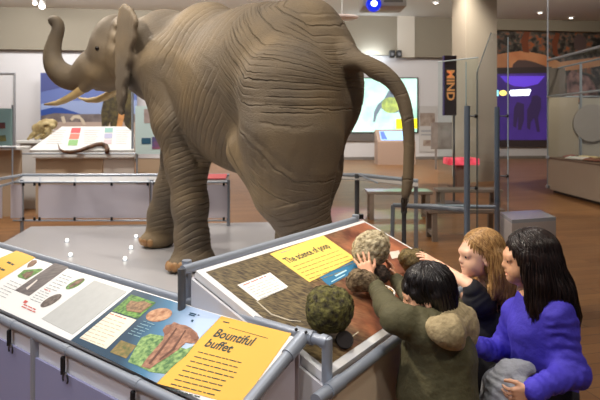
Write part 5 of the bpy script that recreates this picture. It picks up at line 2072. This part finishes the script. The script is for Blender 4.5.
cloth('top', J, M_NAVY, t, .0075, [([shN, elN], .05, .04, .004)], .008, 6, 16)
P_ = SDF()
legs(P_, pel, face, feet, .5)
P_2 = SDF()
for q in P_.p:
    P_2.cap(q[1], q[2], q[3] + .012, q[4] + .014, q[5])
P_2.ell(pel + np.array([0, 0, -.02]), (.105, .115, .085), None, k=.04)
cloth('trousers', P_2, M_PANTS, t, .009, (), .008, 4, 18)
shoes(t, feet, face, M_SHOE)


def long_hair(hd, par, m, tips, part_y=0.0, n=300, seed=1, vol=1.0, face_open=.9, front=0.0, wave=.004, r0=.0026):
    """hair falling from a parting over a skull cap; tips: list of (x, y, z, r) of the hanging mass in head space"""
    k = hd.k
    h_ = SDF()
    h_.ell(hd.P(-.022, 0, .134), np.array([.096, .082, .086]) * k * vol, hd.R, k=.01)
    h_.ell(hd.P(-.048, 0, .095), np.array([.066, .076, .08]) * k * vol, hd.R, k=.03)
    for ch in tips:
        h_.chain([hd.P(*q[:3]) for q in ch], [q[3] * k for q in ch], k=.035 * k)
    h_.ell(hd.P(.106, 0, .085), np.array([.072, .064 * face_open, .078]) * k, hd.R, k=.012, sub=True)
    V, F = h_.mesh(.0048)
    N = normals(V, F)
    Lc = (V - hd.c) @ hd.R / k
    az = np.arctan2(Lc[:, 1], Lc[:, 0] + .03)
    V = V + N * (.0030 * np.sin(az * 46 + 5 * fbm(Lc * np.array([1, 1, .3]), 22, seed, 2)) + .003 * fbm(Lc * np.array([1, 1, .3]), 60, seed + 2, 2))[:, None]
    b = MB().add(V, F)
    bv = BVHTree.FromPolygons(V.tolist(), F.tolist())
    rr = np.random.default_rng(seed)
    paths = []
    zend = min(q[2] for ch in tips for q in ch)
    for i in range(n):
        sgn = rr.choice((-1, 1))
        x0 = rr.uniform(-.085, .055)
        lo_ = 1.25 if front <= 0 else 1.0
        fr_ = (.055 - x0) / .14
        phi = sgn * min(math.pi, max(lo_, lo_ + (math.pi - lo_) * fr_ + rr.normal(0, .12)))
        pts = []
        zs = zend * rr.uniform(.55, 1.06) + .0
        ph_w = rr.uniform(0, 6)
        d0 = nrm([(x0 + .022) / .096, part_y / .082, max(.2, math.sqrt(max(.05, 1 - ((x0 + .022) / .096) ** 2)))])
        d1 = nrm([math.cos(phi), math.sin(phi), -.02])
        om = math.acos(max(-1, min(1, d0.dot(d1))))
        r_ = 1.01 + rr.uniform(0, .025)
        for q in np.linspace(.02, 1, 8):
            w_ = (math.sin((1 - q) * om) * d0 + math.sin(q * om) * d1) / math.sin(om)
            pts.append(np.array([-.022, 0, .134]) + w_ * np.array([.096, .082, .086]) * vol * r_)
        last = pts[-1]
        # hang on the surface of the mass
        for q in np.linspace(.1, 1, 8):
            z = last[2] + (zs - last[2]) * q
            p = np.array([last[0], last[1] * (1 - .12 * q), z])
            w = hd.P(*p)
            out = hd.R @ nrm([math.cos(phi) * .9, math.sin(phi), 0])
            h0 = bv.ray_cast(Vector(w + out * .25), Vector(-out), .5)
            if h0[0] is not None:
                w = np.array(h0[0]) + out * rr.uniform(-.001, .003)
                p2 = (w - hd.c) @ hd.R / k
                p = np.array([p2[0], p2[1], z])
            p = p + np.array([wave * math.sin(q * 5 + ph_w), wave * math.cos(q * 4 + ph_w), 0])
            pts.append(p)
        paths.append([hd.P(*p) for p in pts])
    strands(b, paths, r0, .0009)
    return b.build('hair', m, par, True)


HBL = hair_mat('hair_blonde', (192, 152, 98), (132, 96, 56), .38)
long_hair(hd, t, HBL, [
    [(-.035, .062, .11, .026), (-.040, .070, .04, .026), (-.030, .074, -.03, .022), (-.005, .082, -.085, .010)],
    [(-.065, .045, .09, .040), (-.085, .055, .0, .040), (-.080, .06, -.07, .030), (-.07, .066, -.12, .010)],
    [(-.070, -.03, .09, .042), (-.090, -.03, .0, .042), (-.090, -.03, -.08, .034), (-.08, -.03, -.13, .012)],
    [(-.035, -.062, .11, .026), (-.040, -.070, .04, .026), (-.030, -.074, -.04, .020), (-.01, -.08, -.09, .010)]], n=330, seed=5, face_open=1.25, vol=.97)

# ================================================================== dark-haired child in blue
face = nrm([-.97, .22, 0])[:2]
pel = np.array([1.005, 2.12, .60])
feet = [(1.02, 2.20), (1.0, 2.02)]
t = root('person', 'child with long dark brown hair in a bright blue long-sleeved top at right', 'person', (1.01, 2.11, 0))
hd = Head(W(527, 256, 2.13), (-.965, .25, -.06), (-.06, .0, 1), .212)
B = SDF()
hd.build(B)
nk = W(537, 292, 2.13)
chest = W(541, 325, 2.12)
B.cap(hd.P(-.03, 0, .05), nk, .04, .045, k=.03)
B.chain([nk + np.array([0, 0, -.035]), chest, pel], [.075, .100, .096], k=.05)
legs(B, pel, face, feet, .56)
shN = W(559, 318, 2.00)
elN = W(573, 372, 1.96)
wrN = W(532, 391, 1.87)
B.chain([shN, elN, wrN], [.041, .034, .024], k=.02)
hdN = np.array([-.9, .1, -.32])
hand(B, wrN + nrm(hdN) * .006, hdN, (.05, .95, .1), 1, spread=.08, curl=(.45, .55, .4), size=.95)
shF = W(517, 314, 2.25)
elF = W(503, 352, 2.30)
wrF = W(476, 347, 2.17)
B.chain([shF, elF, wrF], [.040, .033, .024], k=.02)
hdF = np.array([-.95, -.1, .05])
hand(B, wrF + hdF * .004, hdF, (-.1, -.95, .1), 1, spread=.08, curl=(.3, .4, .3), size=.9)
V, F = B.mesh(.0045)
mesh_obj('body', V, F, M_SKIN, t)
hd.details(t)
hd.brows(t, M_BROW)
M_BLUE = mat('top_blue', (66, 56, 190), .75, noise=(10, .4), rgb2=(58, 48, 172), bump=(20, .6, .014))
J = SDF()
J.chain([W(538, 306, 2.13), W(542, 325, 2.12), W(546, 360, 2.12), W(545, 392, 2.12)], [.082, .122, .118, .124], k=.05)
J.chain([W(555, 316, 2.03), W(521, 313, 2.24)], [.058, .058], k=.06)
J.chain([shN, elN, wrN + (elN - wrN) * .06], [.056, .051, .036], k=.05)
J.chain([shF, elF, wrF + (elF - wrF) * .02], [.060, .052, .036], k=.035)
J.chain([W(527, 297, 2.14), W(547, 298, 2.14)], [.040, .040], k=.03)
cloth('top', J, M_BLUE, t, .007, [([shN, elN, wrN], .055, .043, .0030), ([shF, elF, wrF], .055, .045, .0035)], .014, 12, 22)
for a_, b_ in ((wrN, elN), (wrF, elF)):
    u_ = nrm(b_ - a_)
    b = MB()
    b.tube([a_ + u_ * .004, a_ + u_ * .008, a_ + u_ * .034, a_ + u_ * .04], [.029, .0345, .0375, .033], 20)
    shade_auto(b.build('cuff', mat('cuff_blue', (60, 50, 176), .8), t))
P_ = SDF()
legs(P_, pel, face, feet, .56)
P_2 = SDF()
for q in P_.p:
    P_2.cap(q[1], q[2], q[3] + .013, q[4] + .015, q[5])
P_2.ell(pel + np.array([0, 0, -.02]), (.11, .12, .09), None, k=.04)
cloth('trousers', P_2, M_PANTS2, t, .009, (), .008, 4, 18)
shoes(t, feet, face, M_SHOE)
# grey sweatshirt bunched at the waist
G = SDF()
G.chain([W(530, 368, 2.0), W(512, 372, 2.02), W(502, 386, 2.02), W(494, 408, 2.02)], [.034, .046, .052, .050], k=.03)
G.chain([W(514, 372, 2.14), W(500, 386, 2.14), W(490, 412, 2.12)], [.04, .05, .05], k=.03)
G.chain([W(520, 384, 1.97), W(510, 408, 1.96), W(506, 440, 1.96)], [.030, .04, .035], k=.02)
cloth('sweatshirt', G, mat('sweatshirt_grey', (150, 152, 158), .85, bump=(22, .8, .018)), t, .006, [([W(512, 372, 2.02), W(494, 408, 2.02)], .07, .035, .005)], .022, 15, 26)
HDK = hair_mat('hair_dark_brown', (40, 25, 22), (18, 12, 13), .33)
long_hair(hd, t, HDK, [
    [(.012, .070, .120, .018), (.010, .078, .05, .016), (.004, .082, -.03, .018), (-.005, .085, -.10, .018)],
    [(-.030, .062, .11, .030), (-.030, .078, .03, .034), (-.025, .086, -.06, .034), (-.035, .098, -.16, .020)],
    [(-.070, .04, .09, .046), (-.095, .058, .0, .050), (-.105, .068, -.09, .048), (-.125, .085, -.185, .018)],
    [(-.075, -.03, .09, .046), (-.100, -.02, .0, .050), (-.110, .0, -.09, .048), (-.120, .03, -.18, .022)],
    [(-.030, -.062, .11, .030), (-.035, -.078, .03, .030), (-.030, -.082, -.06, .030), (-.03, -.08, -.14, .018)]], n=380, seed=9, vol=1.05, face_open=1.0, front=1)
# ------------------------------------------------------------------ light
def spot(name, loc, target, power, size, ang, color=(1, .9, .76), blend=.5):
    l = bpy.data.lights.new(name, 'SPOT')
    l.energy = power
    l.shadow_soft_size = size
    l.spot_size = math.radians(ang)
    l.spot_blend = blend
    l.color = color
    o = link(bpy.data.objects.new(name, l))
    o.location = loc
    o.rotation_euler = (Vector(target) - Vector(loc)).to_track_quat('-Z', 'Y').to_euler()
    return o


def area(name, loc, target, power, sx, sy, color=(1, 1, 1)):
    l = bpy.data.lights.new(name, 'AREA')
    l.shape = 'RECTANGLE'
    l.size, l.size_y = sx, sy
    l.energy = power
    l.color = color
    o = link(bpy.data.objects.new(name, l))
    o.location = loc
    o.rotation_euler = (Vector(target) - Vector(loc)).to_track_quat('-Z', 'Y').to_euler()
    return o


WARM = (1, .88, .73)
NEUT = (1, .95, .88)
# unseen spots over the elephant, readers and far exhibits, some added as fill
spot('unseen_spot', (-4.6, 2.6, 6.4), (-.8, 5.3, 1.6), 980, .12, 50, WARM)
spot('unseen_spot', (1.8, .8, 6.4), (.0, 4.6, 1.9), 560, .12, 50, WARM)
spot('unseen_spot', (-5.6, 8.4, 6.4), (-2.2, 6.4, 1.5), 900, .12, 48, WARM)
spot('unseen_spot', (-.6, -.2, 6.4), (-.7, 2.0, .8), 430, .15, 34, NEUT)
spot('unseen_spot', (-2.6, 1.0, 6.4), (-1.6, 2.7, .8), 370, .15, 36, NEUT)
spot('unseen_spot', (.2, 4.6, 6.4), (.35, 2.5, .9), 420, .10, 26, NEUT)
spot('unseen_spot', (-3.3, 2.5, 5.0), (.74, 2.2, 1.08), 1000, .12, 17, WARM)  # added lamp that brightens the children's faces from the left
spot('unseen_spot', (-3.6, -1.2, 5.6), (-1.1, 1.9, .35), 480, .25, 36, (.84, .84, 1))  # added cool fill for the skirt of the front reader
spot('unseen_spot', (.7, -1.6, 6.2), (.1, 1.7, .8), 240, .3, 22, NEUT)  # neutral fill added behind the camera for the deck edges
spot('unseen_spot', (3.4, -.8, 5.8), (.62, 2.05, .55), 330, .2, 24, WARM)  # warm fill added for the side reader's front skirt
spot('unseen_spot', (7.5, 9.5, 6.5), (4.9, 15.0, 2.6), 600, .3, 44, WARM)  # extra spot added to lift the column's front face
spot('unseen_spot', (-4.2, 7.0, 6.5), (-3.6, 10.2, 1.0), 1100, .2, 60, NEUT)
spot('unseen_spot', (-2.5, 4.8, 6.5), (-2.6, 6.0, .1), 330, .2, 60, NEUT)
spot('unseen_spot', (7.6, 8.0, 6.5), (6.6, 11.6, 1.0), 800, .2, 50, WARM)
spot('unseen_spot', (4.0, 6.5, 6.5), (3.4, 8.2, 0), 300, .3, 60, WARM)
spot('unseen_spot', (4.0, 14, 6.5), (4.0, 19, 0), 1300, .3, 70, WARM)
for x, pw in ((-11, 270), (-6, 250), (-1, 205), (3.6, 170)):
    area('wall_fill', (x, 18.5, 6.55), (x, 23.4, 2.0), pw, 3.2, .4, (1, .97, .95))  # unseen area lights that brighten the back wall
area('ceiling_fill', (-8, 16.5, 5.9), (-8, 20.5, 6.75), 130, 8, .5, (1, .98, .95))  # upward lights added out of view to brighten the ceiling
area('ceiling_fill', (4, 16.5, 5.9), (4, 20.5, 6.75), 70, 8, .5, (1, .96, .9))
area('wall_fill', (11, 18.5, 6.55), (11, 24, 3.5), 150, 3.0, .4, WARM)  # another unseen light, for the right part of the wall
# coloured projector light on the floor right of the hind leg
spot('violet_projector', (2.0, 13.5, 6.4), (.75, 9.6, .2), 2200, .1, 16, (.55, .3, 1))
spot('green_projector', (2.6, 13.5, 6.4), (1.55, 9.4, .2), 2000, .1, 15, (.4, 1, .7))
# cove glow on the soffit by the screen
gp = WP.hit(373, 57, .45)
area('cove_light', tuple(gp + np.array([0, -.25, -.05])), tuple(gp + np.array([0, .4, 1.0])), 26, .9, .1, (.8, .9, 1))
# broad unseen area lights overhead, soft fill for the hall
area('hall_fill', (-3, 4, 6.6), (-3, 4, 0), 260, 9, 7, (1, .94, .86))
area('hall_fill', (5, 8, 6.6), (5, 8, 0), 95, 8, 9, (1, .90, .78))
area('hall_fill', (-6, 13, 6.6), (-6, 13, 0), 260, 9, 6, (1, .96, .92))

w = bpy.data.worlds.new('hall_air')
w.use_nodes = True
w.node_tree.nodes['Background'].inputs['Color'].default_value = (.86, .88, 1.0, 1)
w.node_tree.nodes['Background'].inputs['Strength'].default_value = 0.09
scene.world = w

# ------------------------------------------------------------------ camera
cam = bpy.data.cameras.new('camera')
cam.sensor_width = 36
cam.sensor_fit = 'HORIZONTAL'
cam.lens = FPX / 600 * 36
cam.shift_y = -(200 - HOR) / 600.0
cam.clip_start = .05
cam.clip_end = 100
cam.dof.use_dof = True
cam.dof.focus_distance = 2.5
cam.dof.aperture_fstop = 4.5
co = link(bpy.data.objects.new('camera', cam))
co.location = (0, 0, EYE)
co.rotation_euler = (math.radians(90), 0, 0)
scene.camera = co
scene.view_settings.view_transform = 'Standard'
scene.view_settings.look = 'None'
scene.view_settings.exposure = 0.0
scene.view_settings.gamma = 1.0
scene.view_settings.use_curve_mapping = False
scene.cycles.use_denoising = True
scene.cycles.max_bounces = 8
scene.cycles.transparent_max_bounces = 12
